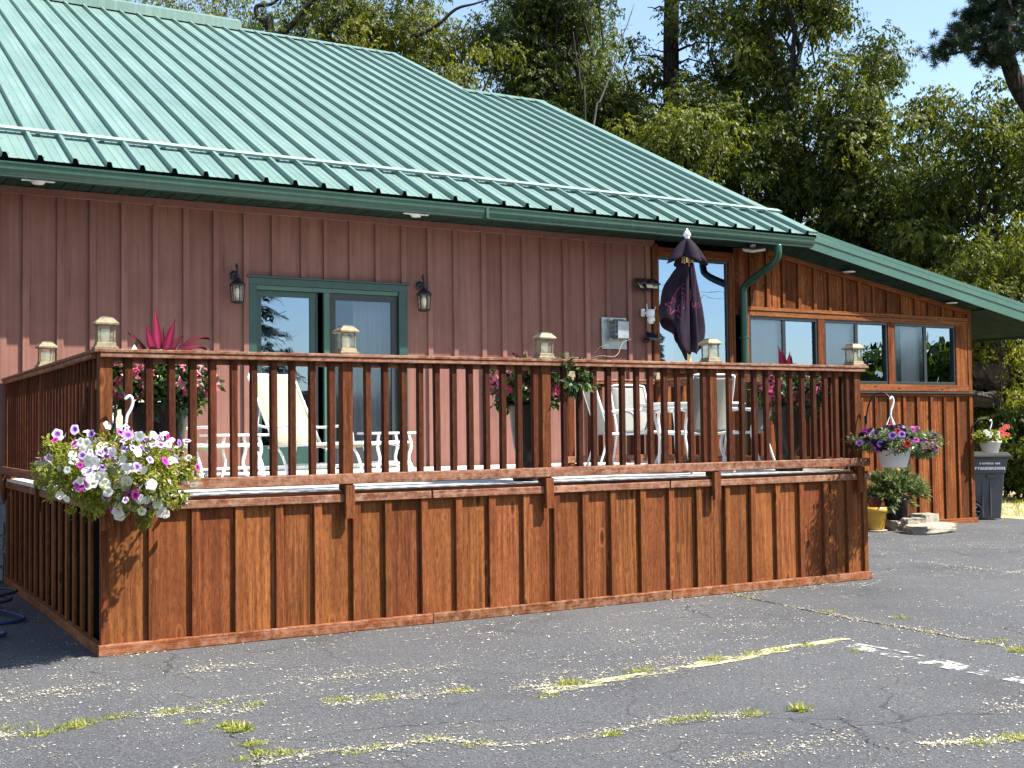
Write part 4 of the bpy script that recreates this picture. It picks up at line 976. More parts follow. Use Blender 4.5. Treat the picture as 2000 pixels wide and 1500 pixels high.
for it in range(9):
    t = it/8
    for ia in range(nA):
        a = 2*math.pi*ia/nA; c4 = abs(math.cos(2*(a-.5)))**1.5
        r = .030+(.075+.15*c4)*t**1.1; z = 3.73-.13*t-.11*t*t+.035*t**2*(1-c4)-.05*c4*t**3
        V.append(Vector((UX, UY, z))-view*r*math.cos(a)+side*r*math.sin(a))
for it in range(8):
    for ia in range(nA): F.append((it*nA+ia, it*nA+(ia+1) % nA, (it+1)*nA+(ia+1) % nA, (it+1)*nA+ia))
vc = mk('vent_cap', V, F, brollyM, um, smooth=True); md = vc.modifiers.new('t', 'SOLIDIFY'); md.thickness = .004
for k_ in range(8):
    a = k_*math.pi/4+.2; dd = -view*math.cos(a)+side*math.sin(a)
    tube('rib', [Vector((UX, UY, 3.58))+dd*.05, Vector((UX, UY, 3.46))+dd*.060, Vector((UX, UY, 3.41))+dd*.055], .009, paleWood, um, 5)
# print on the cloth: strokes laid onto the folds
def stroke(name, pts, r_=.0075, closed=False):
    out = []
    for s, z in ([Vector((p[0], p[1], 0)) for p in pts] if closed else smooth_path([(p[0], p[1], 0) for p in pts], 5)) if False else [(p.x, p.y) for p in smooth_path([(q[0], q[1], 0) for q in pts], 5, closed)]:
        o_ = Vector((UX, UY, z))+side*s-view*2; h = bv.ray_cast(o_, view)
        if h[0] is not None and (h[0]-o_).length < 2.3: out.append(h[0]-view*.004)
    if len(out) < 3: return
    V, F = [], []; r = r_*1.35
    for i, p in enumerate(out):
        a = out[max(0, i-1)]; c = out[min(len(out)-1, i+1)]; d = (c-a).normalized(); n = d.cross(view).normalized()
        V += [p-n*r, p+n*r]
    F = [(2*i, 2*i+1, 2*i+3, 2*i+2) for i in range(len(out)-1)]
    mk(name, V, F, printM, um)
cx, cz = -.165, 2.96; star = []
for k_ in range(11):
    a = math.pi/2+k_*math.pi/5+.15; rr = .105 if k_ % 2 == 0 else .045; star.append((cx+rr*math.cos(a)*.9, cz+rr*math.sin(a)))
for a, c in zip(star[:-1], star[1:]): stroke('printed_star', [a, ((a[0]+c[0])/2, (a[1]+c[1])/2), c], .0085)
stroke('printed_arc', [(-.16, 3.07), (-.12, 3.15), (-.06, 3.20), (-.02, 3.205)], .006)
stroke('printed_arc', [(-.13, 2.86), (-.09, 2.81), (-.06, 2.78)], .006)
stroke('printed_letter', [(-.035, 3.145), (-.06, 3.155), (-.08, 3.13), (-.06, 3.10), (-.04, 3.08), (-.055, 3.055), (-.085, 3.06)], .007)
stroke('printed_letter', [(-.065, 3.02), (-.045, 3.02), (-.05, 2.95), (-.06, 2.93)], .007)
stroke('printed_letter', [(.03, 3.15), (.035, 3.08), (.03, 3.02)], .007); stroke('printed_letter', [(.05, 3.0), (.06, 2.94), (.08, 3.0)], .006)
stroke('printed_letter', [(.10, 2.97), (.125, 2.975), (.12, 3.0), (.10, 2.995), (.098, 2.95), (.125, 2.94)], .006)

# ------------------------------------------------------------------ flowers
def flower_mesh(name, mat, lobes=5, depth=.25, lobe=.16, star=False):
    V, T = [(0, 0, -depth)], [1.]; n = lobes*(2 if star else 4)
    for ring, rr in ((0, .3), (1, .7), (2, 1.)):
        for j in range(n):
            a = 2*math.pi*j/n; k = 1+lobe*.55*math.cos(lobes*a)*(ring*.5)
            if star and ring: k = 1.1 if j % 2 == 0 else .5
            z = [-.12, .0, -.05-.05*math.cos(lobes*a)][ring]
            V.append((rr*k*math.cos(a), rr*k*math.sin(a), z)); T.append([.95, .35, 0.][ring])
    F = [(0, 1+j, 1+(j+1) % n) for j in range(n)]
    for q in (0, 1): F += [(1+q*n+j, 1+(q+1)*n+j, 1+(q+1)*n+(j+1) % n, 1+q*n+(j+1) % n) for j in range(n)]
    me = bpy.data.meshes.new(name); me.from_pydata(V, [], F); a = me.attributes.new('throat', 'FLOAT', 'POINT'); a.data.foreach_set('value', T)
    me.materials.append(mat); me.polygons.foreach_set('use_smooth', [True]*len(F)); return me
FM = {k: flower_mesh(k+'_flower', m_) for k, m_ in PET.items()}
FS = {k: flower_mesh(k+'_star_flower', PET[k], 5, .3, .2, True) for k in ('pink', 'rose')}
def put_flower(name, me, pos, nrm, size, parent, rg):
    o = bpy.data.objects.new(name, me); link(o, parent, pos)
    q = Vector(nrm).to_track_quat('Z', 'Y'); o.rotation_mode = 'QUATERNION'; o.rotation_quaternion = q @ Euler((0, 0, rg.uniform(0, 6.28))).to_quaternion(); s = size*rg.uniform(.8, 1.2); o.scale = (s, s*rg.uniform(.72, 1.05), s*rg.uniform(.7, 1.7)); return o
TOCAM = lambda p: (CAM-Vector(p)).normalized()
def mound_pts(rg, n, c, rad, zsq, bias=.4, low=-1.):
    P, O = [], []
    while len(P) < n:
        d = rg.normal(size=3); d /= np.linalg.norm(d)
        if d[2] < low: continue
        r = 1-bias*rg.random()**2
        P.append([c[0]+d[0]*rad[0]*r, c[1]+d[1]*rad[1]*r, c[2]+d[2]*rad[2]*r]); O.append(d)
    return np.array(P), np.array(O)
def foliage_clumps(name, rg, n, c, rad, mat, parent, L=.04, W=.02, bias=.5, low=-1., droop=.3, clump=60):
    C, O = mound_pts(rg, clump, c, rad, 1, bias, low)
    idx = rg.integers(0, clump, n); P = C[idx]+rg.normal(size=(n, 3))*np.array(rad)*.13
    D = norm(O[idx]*.6+rg.normal(size=(n, 3))*.55+np.array([0, 0, .3-droop])); N = norm(O[idx]*.5+np.array([0, 0, .7])+rg.normal(size=(n, 3))*.4)
    ln = L*rg.uniform(.6, 1.3, n); Q = leaf_quads(P, D, N, ln, ln*W/L)
    tint = np.clip(rg.random(clump)[idx]*.55+rg.random(n)*.45, 0, 1)
    o = quads_mesh(name, Q, mat, parent, tuple(c), tint); o['kind'] = 'stuff'; return o
def hook(name, P, lb, root):
    t = thing(name, lb, 'plant hook', P[0], 'black hooks holding the hanging baskets'); tube('hook_arm', P, .009, ironB, t, 8, sm=5)
    d = Vector(root); box('wall_plate', d-Vector((.014, .004, .10)), d+Vector((.014, .008, .06)), ironB, t, .003); return t
def basket_hanger(parent, top, rimz, rr, c):
    top = Vector(top)
    tube('hanger_hook', [top+Vector((.0, .0, -.02)), top+Vector((.035, 0, .005)), top+Vector((.055, 0, -.03)), top+Vector((.045, 0, -.08)), top+Vector((.015, 0, -.14)), top+Vector((.01, 0, -.19))], .011, whiteP, parent, 8, sm=4)
    for k_ in range(3):
        a = k_*2.09+.4; tube('hanger_wire', [top+Vector((.01, 0, -.18)), Vector((c[0]+rr*math.cos(a), c[1]+rr*math.sin(a), rimz))], .005, whiteP, parent, 5)
def pot_lathe(name, c, rb, rt, h, mat, parent, n=24):
    return lathe(name, [(rb*.9, 0), (rb, .005), (rt, h-.03), (rt*1.07, h-.03), (rt*1.07, h), (rt*.96, h), (rt*.93, h-.03), (rb*.6, h-.04)], mat, parent, c, n)
# petunias at the near corner
rgn = np.random.default_rng(4); rg = random.Random(4)
hook('plant_hook', [(.055, -.064, 1.60), (.055, -.075, 1.72), (.057, -.10, 1.83), (.06, -.17, 1.90), (.065, -.27, 1.905), (.07, -.33, 1.865)], 'black hook on the left front corner post above the white petunias', (.055, -.06, 1.62))
hb = thing('hanging_basket', 'overflowing hanging basket of white and violet petunias at the near deck corner', 'hanging basket', (.02, -.34, 1.2))
C = (.02, -.36, 1.38); pot_lathe('pot', (.03, -.34, 1.22), .11, .15, .18, whiteP, hb)
basket_hanger(hb, (.07, -.335, 1.865), 1.40, .14, (.03, -.34))
foliage_clumps('foliage', rgn, 7000, (.02, -.36, 1.36), (.45, .38, .21), basketL, hb, .038, .016, .55, -1, .35, 150)
for dx, dz in ((-.42, 1.30), (.36, 1.2), (-.20, 1.14), (.18, 1.10), (-.43, 1.44), (.40, 1.36)): foliage_clumps('foliage', rgn, 420, (dx, -.45, dz), (.12, .10, .13), basketL, hb, .036, .015, .5, -1, .6, 14)
foliage_clumps('foliage', rgn, 3200, (.05, -.42, 1.22), (.36, .30, .15), basketL, hb, .036, .015, .6, -1, .5, 70)
cols = ['white']*13+['lilac']*2+['violet']*3+['magenta']*3
P0_, O0_ = mound_pts(rgn, 44, (.02, -.37, 1.36), (.49, .42, .25), 1, .22, -.85)
sel = rgn.integers(0, 44, 265); P = P0_[sel]+rgn.normal(size=(265, 3))*np.array([.075, .06, .055]); O = norm(O0_[sel]+rgn.normal(size=(265, 3))*.35)
n_ = 0
for p, o_ in zip(P, O):
    if o_[1] > .25 and o_[2] < .6: continue
    kind = rg.choice(cols)
    if o_[2] > .35: kind = rg.choice(['lilac', 'violet', 'lilac', 'lilac', 'magenta', 'violet', 'white', 'white'])
    elif o_[0] > .2: kind = rg.choice(['white', 'white', 'white', 'magenta', 'lilac', 'white'])
    elif kind in ('violet',) and rg.random() < .4: kind = 'white'
    if o_[2] < -.1: p = p+np.array([0, -.03, -.04*rg.random()])
    nn = Vector(o_)*.6+TOCAM(p)*.35+Vector((rg.uniform(-.6, .6), rg.uniform(-.5, .3), rg.uniform(-.3, .6)))
    put_flower('petunia_flower', FM[kind], p, nn, rg.choice([.026, .032, .035, .037]), hb, rg); n_ += 1
for i in range(16):
    p = (rg.uniform(-.05, .32), -.42-rg.uniform(0, .12), rg.uniform(1.03, 1.15)); put_flower('petunia_flower', FM[rg.choice(['white', 'white', 'magenta'])], p, TOCAM(p)+Vector((rg.uniform(-.4, .4), 0, -.2)), .037, hb, rg)
# dark petunias at the far corner
rgn = np.random.default_rng(9); rg = random.Random(9)
hook('plant_hook', [(7.655, -.07, 1.62), (7.66, -.08, 1.74), (7.67, -.12, 1.86), (7.70, -.17, 1.925), (7.74, -.24, 1.93), (7.76, -.29, 1.885)], 'black hook on the right front corner post above the dark petunias', (7.655, -.06, 1.64))
hb2 = thing('hanging_basket', 'white hanging pot of black, magenta and red petunias at the far deck corner', 'hanging basket', (7.80, -.30, 1.18))
pot_lathe('pot', (7.80, -.30, 1.165), .125, .168, .20, whiteP, hb2)
basket_hanger(hb2, (7.76, -.295, 1.885), 1.37, .16, (7.80, -.30))
foliage_clumps('foliage', rgn, 5200, (7.80, -.30, 1.43), (.42, .38, .12), oleL, hb2, .042, .017, .55, -.8, .3, 110)
foliage_clumps('foliage', rgn, 900, (8.15, -.35, 1.34), (.22, .15, .06), oleL, hb2, .042, .016, .5, -1, .5, 30)
P, O = mound_pts(rgn, 120, (7.80, -.32, 1.43), (.47, .42, .17), 1, .3, -.5)
for p, o_ in zip(P, O):
    if o_[1] > .3 and o_[2] < .5: continue
    kind = rg.choice(['black']*9+['magenta']*3+['violet']*2+['red']*3)
    nn = Vector(o_)*.6+TOCAM(p)*.4+Vector((rg.uniform(-.3, .3), 0, rg.uniform(0, .4))); put_flower('petunia_flower', FM[kind], p, nn, .037, hb2, rg)
# geraniums by the bin
rgn = np.random.default_rng(12); rg = random.Random(12)
gx, gy = 15.93, 4.93
hook('plant_hook', [(15.60, WY-.035, 1.42), (15.62, WY-.05, 1.56), (15.70, WY-.08, 1.66), (15.84, WY-.12, 1.70), (gx, gy, 1.66)], 'thin black hook on the sunroom corner above the small geranium pot', (15.60, WY-.03, 1.44))
hb3 = thing('hanging_basket', 'small white hanging pot of coral and white geraniums over the grey bin', 'hanging basket', (gx, gy, 1.09))
pot_lathe('pot', (gx, gy, 1.09), .13, .18, .21, whiteP, hb3); basket_hanger(hb3, (gx, gy, 1.665), 1.30, .17, (gx, gy))
foliage_clumps('foliage', rgn, 700, (gx, gy, 1.36), (.27, .2, .10), basketL, hb3, .075, .06, .5, -.4, .2, 40)
for i in range(26):
    a = rg.uniform(0, 6.28); hx = rg.choice([-.22, -.15, .0, .10, .17, .27, .12]); p = (gx+hx+rg.uniform(-.05, .05), gy-.12+rg.uniform(-.08, .08), 1.40+rg.uniform(-.03, .09)+(.08 if hx > .1 and rg.random() < .4 else 0))
    put_flower('geranium_flower', FM['white' if hx < .05 else 'coral'], p, TOCAM(p)+Vector((0, 0, .5)), .040, hb3, rg)

# ------------------------------------------------------------------ planters on the deck
def blade(name, base, tip, width, bend, mat, parent):
    """a broad pointed leaf, folded along its midrib, arching from base to tip"""
    b_, t_ = Vector(base), Vector(tip); d = t_-b_; h = Vector((d.x, d.y, 0)); h = h.normalized() if h.length > 1e-3 else Vector((1, 0, 0))
    s = (d.cross((CAM-b_).normalized())*.75+d.cross(Vector((0, 0, 1)))*.5).normalized(); n = 9; V, T = [], []
    for i in range(n+1):
        t = i/n; p = b_+d*t+Vector((0, 0, bend*4*t*(1-t)))
        wd = width*(math.sin(math.pi*min(1, t*.92+.08))**.8)*(1-t**4)+.002
        for q in (-1, 0, 1): V.append(p+s*wd*q*.5+Vector((0, 0, .018*abs(q))) ); T.append(1-abs(q)*.9)
    F = [(i*3+j, i*3+j+1, i*3+j+4, i*3+j+3) for i in range(n) for j in range(2)]
    o = mk(name, V, F, mat, parent, b_, smooth=True); a = o.data.attributes.new('throat', 'FLOAT', 'POINT'); a.data.foreach_set('value', T); return o
def planter(c, lb, seed, rad, fz, urn, cords, nfl, extra=()):
    rgn = np.random.default_rng(seed); rg = random.Random(seed)
    t = thing('flower_planter', lb, 'planter', (c[0], c[1], DZ))
    lathe('urn', urn, urnM, t, (c[0], c[1], DZ), n=28)
    foliage_clumps('foliage', rgn, 2600, (c[0], c[1], fz), rad, potL, t, .07, .036, .6, -.7, .35, 70)
    foliage_clumps('foliage', rgn, 900, (c[0], c[1], fz-.10), (rad[0]*.9, rad[1], rad[2]), potL, t, .075, .036, .5, -1., .8, 30)
    P, O = mound_pts(rgn, nfl*4, (c[0], c[1], fz), (rad[0]*1.12, rad[1]*1.1, rad[2]*1.1), 1, .15, -.9); k_ = 0
    for p, o_ in zip(P, O):
        if o_[1] > .2 or (abs(o_[0]) < .35 and rg.random() < .6): continue
        put_flower('mandevilla_flower', FS['pink' if rg.random() < .7 else 'rose'], p, Vector(o_)*.5+TOCAM(p)*.6+Vector((rg.uniform(-.3, .3), 0, rg.uniform(-.2, .3))), .060, t, rg); k_ += 1
        if k_ >= nfl: break
    for (dx, dy, dz, wd, bend, mt) in cords:
        blade('cordyline_leaf', (c[0]+dx*.12, c[1]+dy*.1, fz+rad[2]*.2), (c[0]+dx, c[1]+dy, fz+dz), wd*(.86 if dz > .3 else 1.15), bend, mt, t)
    if extra: foliage_clumps('foliage', rgn, 420, (c[0]+.12, -.02, fz+.02), (.30, .13, .14), potL, t, .075, .036, .5, -1., .5, 16)
    for pts in extra: tube('vine_tendril', pts, .0026, tanM, t, 5, sm=5)
    return t
URN_A = [(.12, 0), (.14, .0), (.15, .05), (.165, .25), (.20, .50), (.235, .66), (.255, .68), (.255, .715), (.235, .715), (.22, .67), (.10, .65)]
URN_B = [(.14, 0), (.15, .03), (.11, .07), (.085, .12), (.07, .17), (.10, .21), (.135, .30), (.15, .45), (.165, .62), (.19, .68), (.19, .71), (.17, .71), (.15, .66), (.08, .64)]
planter((.52, .52), 'broad dark planter with tall red cordyline and pink flowers by the left corner', 21, (.40, .30, .20), 2.02, URN_A,
        [(-.24, 0, .36, .075, .03, cordD), (-.12, -.05, .42, .085, .03, cordM), (-.02, .05, .56, .085, .02, cordM), (.12, -.03, .47, .085, .04, cordM), (.20, .05, .36, .07, .05, cordD), (.05, .08, .42, .07, .02, cordD), (.36, -.05, .24, .075, .10, cordD), (.30, .06, .20, .08, .06, cordM), (-.10, -.12, .24, .09, .05, cordD), (.08, -.14, .22, .09, .05, cordD), (.40, 0, .33, .06, .10, cordD)], 56)
planter((3.86, .46), 'dark urn of pink flowers and trailing green vines at the middle of the rail', 22, (.36, .26, .17), 2.05, URN_B,
        [(-.30, 0, .20, .06, .03, cordM), (-.18, -.04, .24, .07, .03, cordD), (-.22, .05, .16, .06, .03, cordM), (.05, .05, .15, .05, .03, cordD)], 40,
        [[(4.0, .35, 2.1), (4.15, .2, 2.25), (4.3, .1, 2.24), (4.36, 0, 2.34), (4.42, -.05, 2.36)], [(4.1, .3, 2.1), (4.3, .0, 2.25), (4.5, -.05, 2.26), (4.6, -.02, 2.38), (4.68, -.04, 2.42)]])
planter((7.10, .50), 'dark urn of pink flowers with a red cordyline at the right end of the rail', 23, (.36, .28, .20), 2.0, URN_B,
        [(-.12, 0, .44, .085, .02, cordM), (-.04, .03, .40, .09, .02, cordM), (.07, 0, .34, .08, .03, cordD), (.14, .03, .20, .06, .03, cordD), (-.2, -.03, .24, .06, .03, cordM), (.0, -.05, .38, .07, .02, cordM)], 64)
# vines over the rail at the middle
rgn = np.random.default_rng(30); mv = bpy.data.objects

# ------------------------------------------------------------------ pots, stones, bin on the right
G0 = gz(12.7, 4.3)
yp = thing('flower_pot', 'yellow pot with withered brown plants beside the deck end', 'flower pot', (12.62, 4.52, G0))
YC = (12.62, 4.52, G0+.03)
lathe('pot', [(.12, 0), (.135, .0), (.15, .03), (.185, .25), (.195, .27), (.215, .275), (.215, .36), (.20, .36), (.185, .30), (.08, .29)], yellowP, yp, YC, n=28)
lathe('saucer', [(.01, -.03), (.17, -.03), (.20, -.005), (.18, -.001), (.01, -.001)], stoneM, yp, YC, n=24)
rg = random.Random(41)
deadM = petal('withered_leaf', (.10, .035, .03), (.06, .02, .02), .15)
for i in range(16):
    a = rg.uniform(0, 6.28); rr = rg.uniform(.05, .19); blade('dead_leaf', (YC[0]+.05*math.cos(a), YC[1]+.05*math.sin(a), YC[2]+.30), (YC[0]+rr*math.cos(a), YC[1]+rr*math.sin(a), YC[2]+rg.uniform(.36, .56)), .05, .06, deadM, yp)
bp_ = thing('potted_shrub', 'black nursery pot with a bushy pale green oleander standing on stones', 'potted plant', (13.2, 4.5, G0+.12))
BC = (13.16, 4.55, G0+.14)
pot_lathe('pot', BC, .15, .19, .36, blackP, bp_)
rgn = np.random.default_rng(44); n = 2300
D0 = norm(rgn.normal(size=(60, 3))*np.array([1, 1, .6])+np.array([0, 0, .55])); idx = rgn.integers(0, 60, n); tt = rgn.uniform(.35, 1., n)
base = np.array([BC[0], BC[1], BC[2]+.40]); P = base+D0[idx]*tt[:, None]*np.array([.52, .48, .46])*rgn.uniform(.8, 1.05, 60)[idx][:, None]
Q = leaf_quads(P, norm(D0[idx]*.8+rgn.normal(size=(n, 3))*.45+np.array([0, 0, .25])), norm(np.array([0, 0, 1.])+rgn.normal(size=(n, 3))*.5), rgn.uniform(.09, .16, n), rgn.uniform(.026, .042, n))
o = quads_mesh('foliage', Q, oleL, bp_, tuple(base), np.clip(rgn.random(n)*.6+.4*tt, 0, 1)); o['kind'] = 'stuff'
for i in range(10):
    d = D0[i]; tube('stem', [base-np.array([0, 0, .1]), base+d*.2, base+d*.42], [.008, .006, .003], barkM, bp_, 5)
def stone(name, c, size, seed, label, group=None, mat=None, cuts=3, rough=.13):
    bm = bmesh.new(); bmesh.ops.create_cube(bm, size=1.); bmesh.ops.subdivide_edges(bm, edges=bm.edges[:], cuts=cuts, use_grid_fill=True)
    rr = random.Random(seed); off = Vector((rr.random()*50, rr.random()*50, 0))
    from mathutils import noise as NZ
    for v in bm.verts:
        p = v.co.copy(); q = p.normalized()*.62; v.co = p*.72+q*.28
        v.co += Vector((NZ.noise(p*2.1+off), NZ.noise(p*2.1+off+Vector((9, 0, 0))), NZ.noise(p*2.1+off+Vector((0, 9, 0)))))*rough+(Vector((NZ.noise(p*6+off), NZ.noise(p*6+off*2), NZ.noise(p*6-off)))*rough*.5 if cuts > 3 else Vector())
        v.co = Vector((v.co.x*size[0], v.co.y*size[1], v.co.z*size[2]))
    zmin = min(v.co.z for v in bm.verts)
    for v in bm.verts: v.co.z -= zmin
    me = bpy.data.meshes.new(name); bm.to_mesh(me); bm.free(); me.materials.append(mat or stoneM)
    o = bpy.data.objects.new(name, me); link(o, None, c); o.rotation_euler = (0, 0, rr.uniform(-.4, .4)); tag(o, label, 'stone', group); return o
GSn = 'pale stones around the pots'
stone('stone', (13.12, 3.86, G0-.02), (.95, .42, .15), 1, 'long flat pale slab lying on the asphalt in front of the black pot', GSn)
stone('stone', (13.15, 4.54, G0-.02), (.40, .40, .165), 3, 'flat stone under the black nursery pot', GSn)
stone('stone', (12.98, 4.06, G0+.08), (.32, .22, .13), 2, 'small block-shaped stone standing on the pale slab beside the yellow pot', GSn)
stone('stone', (13.55, 4.35, G0-.01), (.46, .3, .25), 5, 'rounded pale boulder right of the black pot', GSn)
# wheeled bin
BG = gz(16.3, 5.4)
bn = thing('wheeled_bin', 'grey town wheeled rubbish bin with black lid and white lettering behind the sunroom corner', 'bin', (16.42, 5.55, BG))
bpos, brot = (16.50, 5.66, BG), R_(-34)
bn.location = (0, 0, 0); ABS[bn.name] = Vector((0, 0, 0))
# local: x = along the seen side, y = away from viewer; 0.76 x 0.6 footprint
def taper(name, z0, a0, z1, a1, mat, par):
    (x0, x1, y0, y1), (u0, u1, w0, w1) = a0, a1
    return mk(name, [(x0, y0, z0), (x1, y0, z0), (x1, y1, z0), (x0, y1, z0), (u0, w0, z1), (u1, w0, z1), (u1, w1, z1), (u0, w1, z1)], [(3, 2, 1, 0), (4, 5, 6, 7), (0, 1, 5, 4), (1, 2, 6, 5), (2, 3, 7, 6), (3, 0, 4, 7)], mat, par)
def bev(o, wdt=.012, seg=2):
    md = o.modifiers.new('bevel', 'BEVEL'); md.width = wdt; md.segments = seg; return o
bev(taper('body', .02, (-.27, .29, -.24, .24), .80, (-.36, .345, -.30, .30), binM, bn))
bev(taper('upper_body', .795, (-.375, .36, -.318, .318), 1.06, (-.39, .40, -.335, .335), binM, bn))
bev(taper('rim', 1.055, (-.41, .43, -.355, .355), 1.085, (-.41, .43, -.355, .355), binM, bn), .006)
ld = bev(taper('lid', 1.09, (-.45, .46, -.37, .37), 1.16, (-.42, .40, -.33, .33), tireM, bn), .012)
box('lid_lip', (-.455, -.375, 1.075), (.48, .375, 1.091), tireM, ld, .005)
tube('handle', [(-.43, -.28, 1.03), (-.50, -.28, 1.05), (-.50, .28, 1.05), (-.43, .28, 1.03)], .016, binM, bn, 8)
mk('wheel_arch', [(-.31, -.262, .03), (-.30, -.262, .27), (-.26, -.264, .335), (-.10, -.264, .335), (-.05, -.262, .27), (-.04, -.262, .03), (-.31, -.15, .03), (-.30, -.15, .27), (-.26, -.15, .335), (-.10, -.15, .335), (-.05, -.15, .27), (-.04, -.15, .03)],
   [(0, 1, 7, 6), (1, 2, 8, 7), (2, 3, 9, 8), (3, 4, 10, 9), (4, 5, 11, 10), (6, 7, 8, 9, 10, 11), (0, 5, 4, 3, 2, 1)], tireM, bn)
def wheel(yc):
    V, F = [], []; n = 28
    for a in range(n):
        t = 2*math.pi*a/n
        for r, y in ((.135, yc-.03), (.145, yc-.015), (.145, yc+.015), (.135, yc+.03), (.10, yc+.025), (.10, yc-.025)): V.append((-.175+r*math.cos(t), y, .145+r*math.sin(t)))
    for a in range(n):
        for j in range(6): F.append((a*6+j, a*6+(j+1) % 6, ((a+1) % n)*6+(j+1) % 6, ((a+1) % n)*6+j))
    wh = mk('wheel', V, F, tireM, bn, smooth=False)
    for k_ in range(6):
        t = k_*math.pi/3; tube('spoke', [(-.175+.02*math.cos(t), yc-.01, .145+.02*math.sin(t)), (-.175+.105*math.cos(t), yc-.012, .145+.105*math.sin(t))], .016, binM, wh, 5)
    V, F = [], []
    tube('hub', [(-.175, yc-.03, .145), (-.175, yc+.02, .145)], .028, greyM, wh, 12)
wheel(-.285); wheel(.27)
box('side_rib', (-.03, -.292, .05), (-.012, -.262, .74), binM, bn, .004); box('side_rib', (.10, -.296, .05), (.118, -.262, .74), binM, bn, .004)
box('label_plate', (.05, -.322, .715), (.22, -.296, .775), binM, bn, .004)
def text(name, body, size, loc, parent):
    cu = bpy.data.curves.new(name, 'FONT'); cu.body = body; cu.size = size; cu.extrude = .001; cu.align_x = 'CENTER'; cu.resolution_u = 3; cu.offset = .006
    o = bpy.data.objects.new(name, cu); COL.objects.link(o); bpy.context.view_layer.update()
    me = bpy.data.meshes.new_from_object(o.evaluated_get(bpy.context.evaluated_depsgraph_get())); bpy.data.objects.remove(o); me.materials.clear(); me.materials.append(whiteP)
    o = bpy.data.objects.new(name, me); link(o, parent, loc); o.rotation_euler = (R_(90-3.7), 0, 0); return o
text('lettering', 'Town of', .105, (.09, -.331, .955), bn); text('lettering', 'Waukechon', .105, (.09, -.327, .865), bn)
bn.scale = (1.06, 1.06, 1.05); bn.location = bpos; bn.rotation_euler = (0, 0, brot)
# hose
hs_ = thing('garden_hose', 'blue garden hose lying in loops on the asphalt left of the deck', 'hose', (-.6, 1.6, 0))
q = [(-1.6, 1.25), (-1.1, .98), (-.72, 1.0), (-.52, 1.22), (-.56, 1.42), (-.80, 1.52), (-1.3, 1.50), (-1.9, 1.65)]
tube('hose_loop', [(a, c, .018+.012*(i % 2)) for i, (a, c) in enumerate(q)], .015, hoseM, hs_, 10, sm=6)
q = []
for i in range(40):
    a = i*.52; rr = .24+.05*math.sin(i*.9)+.004*i*.5; q.append((-.62+rr*math.cos(a)*1.1, 2.75+rr*math.sin(a), .02+.0045*i))
tube('hose_coil', q, .014, hoseD, hs_, 8, sm=3)
q = [(-.85, 3.1, .03), (-.45, 2.6, .05), (-.26, 2.15, .03), (-.33, 1.95, .02), (-.62, 1.92, .02), (-1.3, 2.0, .02)]
tube('hose_loop', q, .015, hoseM, hs_, 10, sm=6)
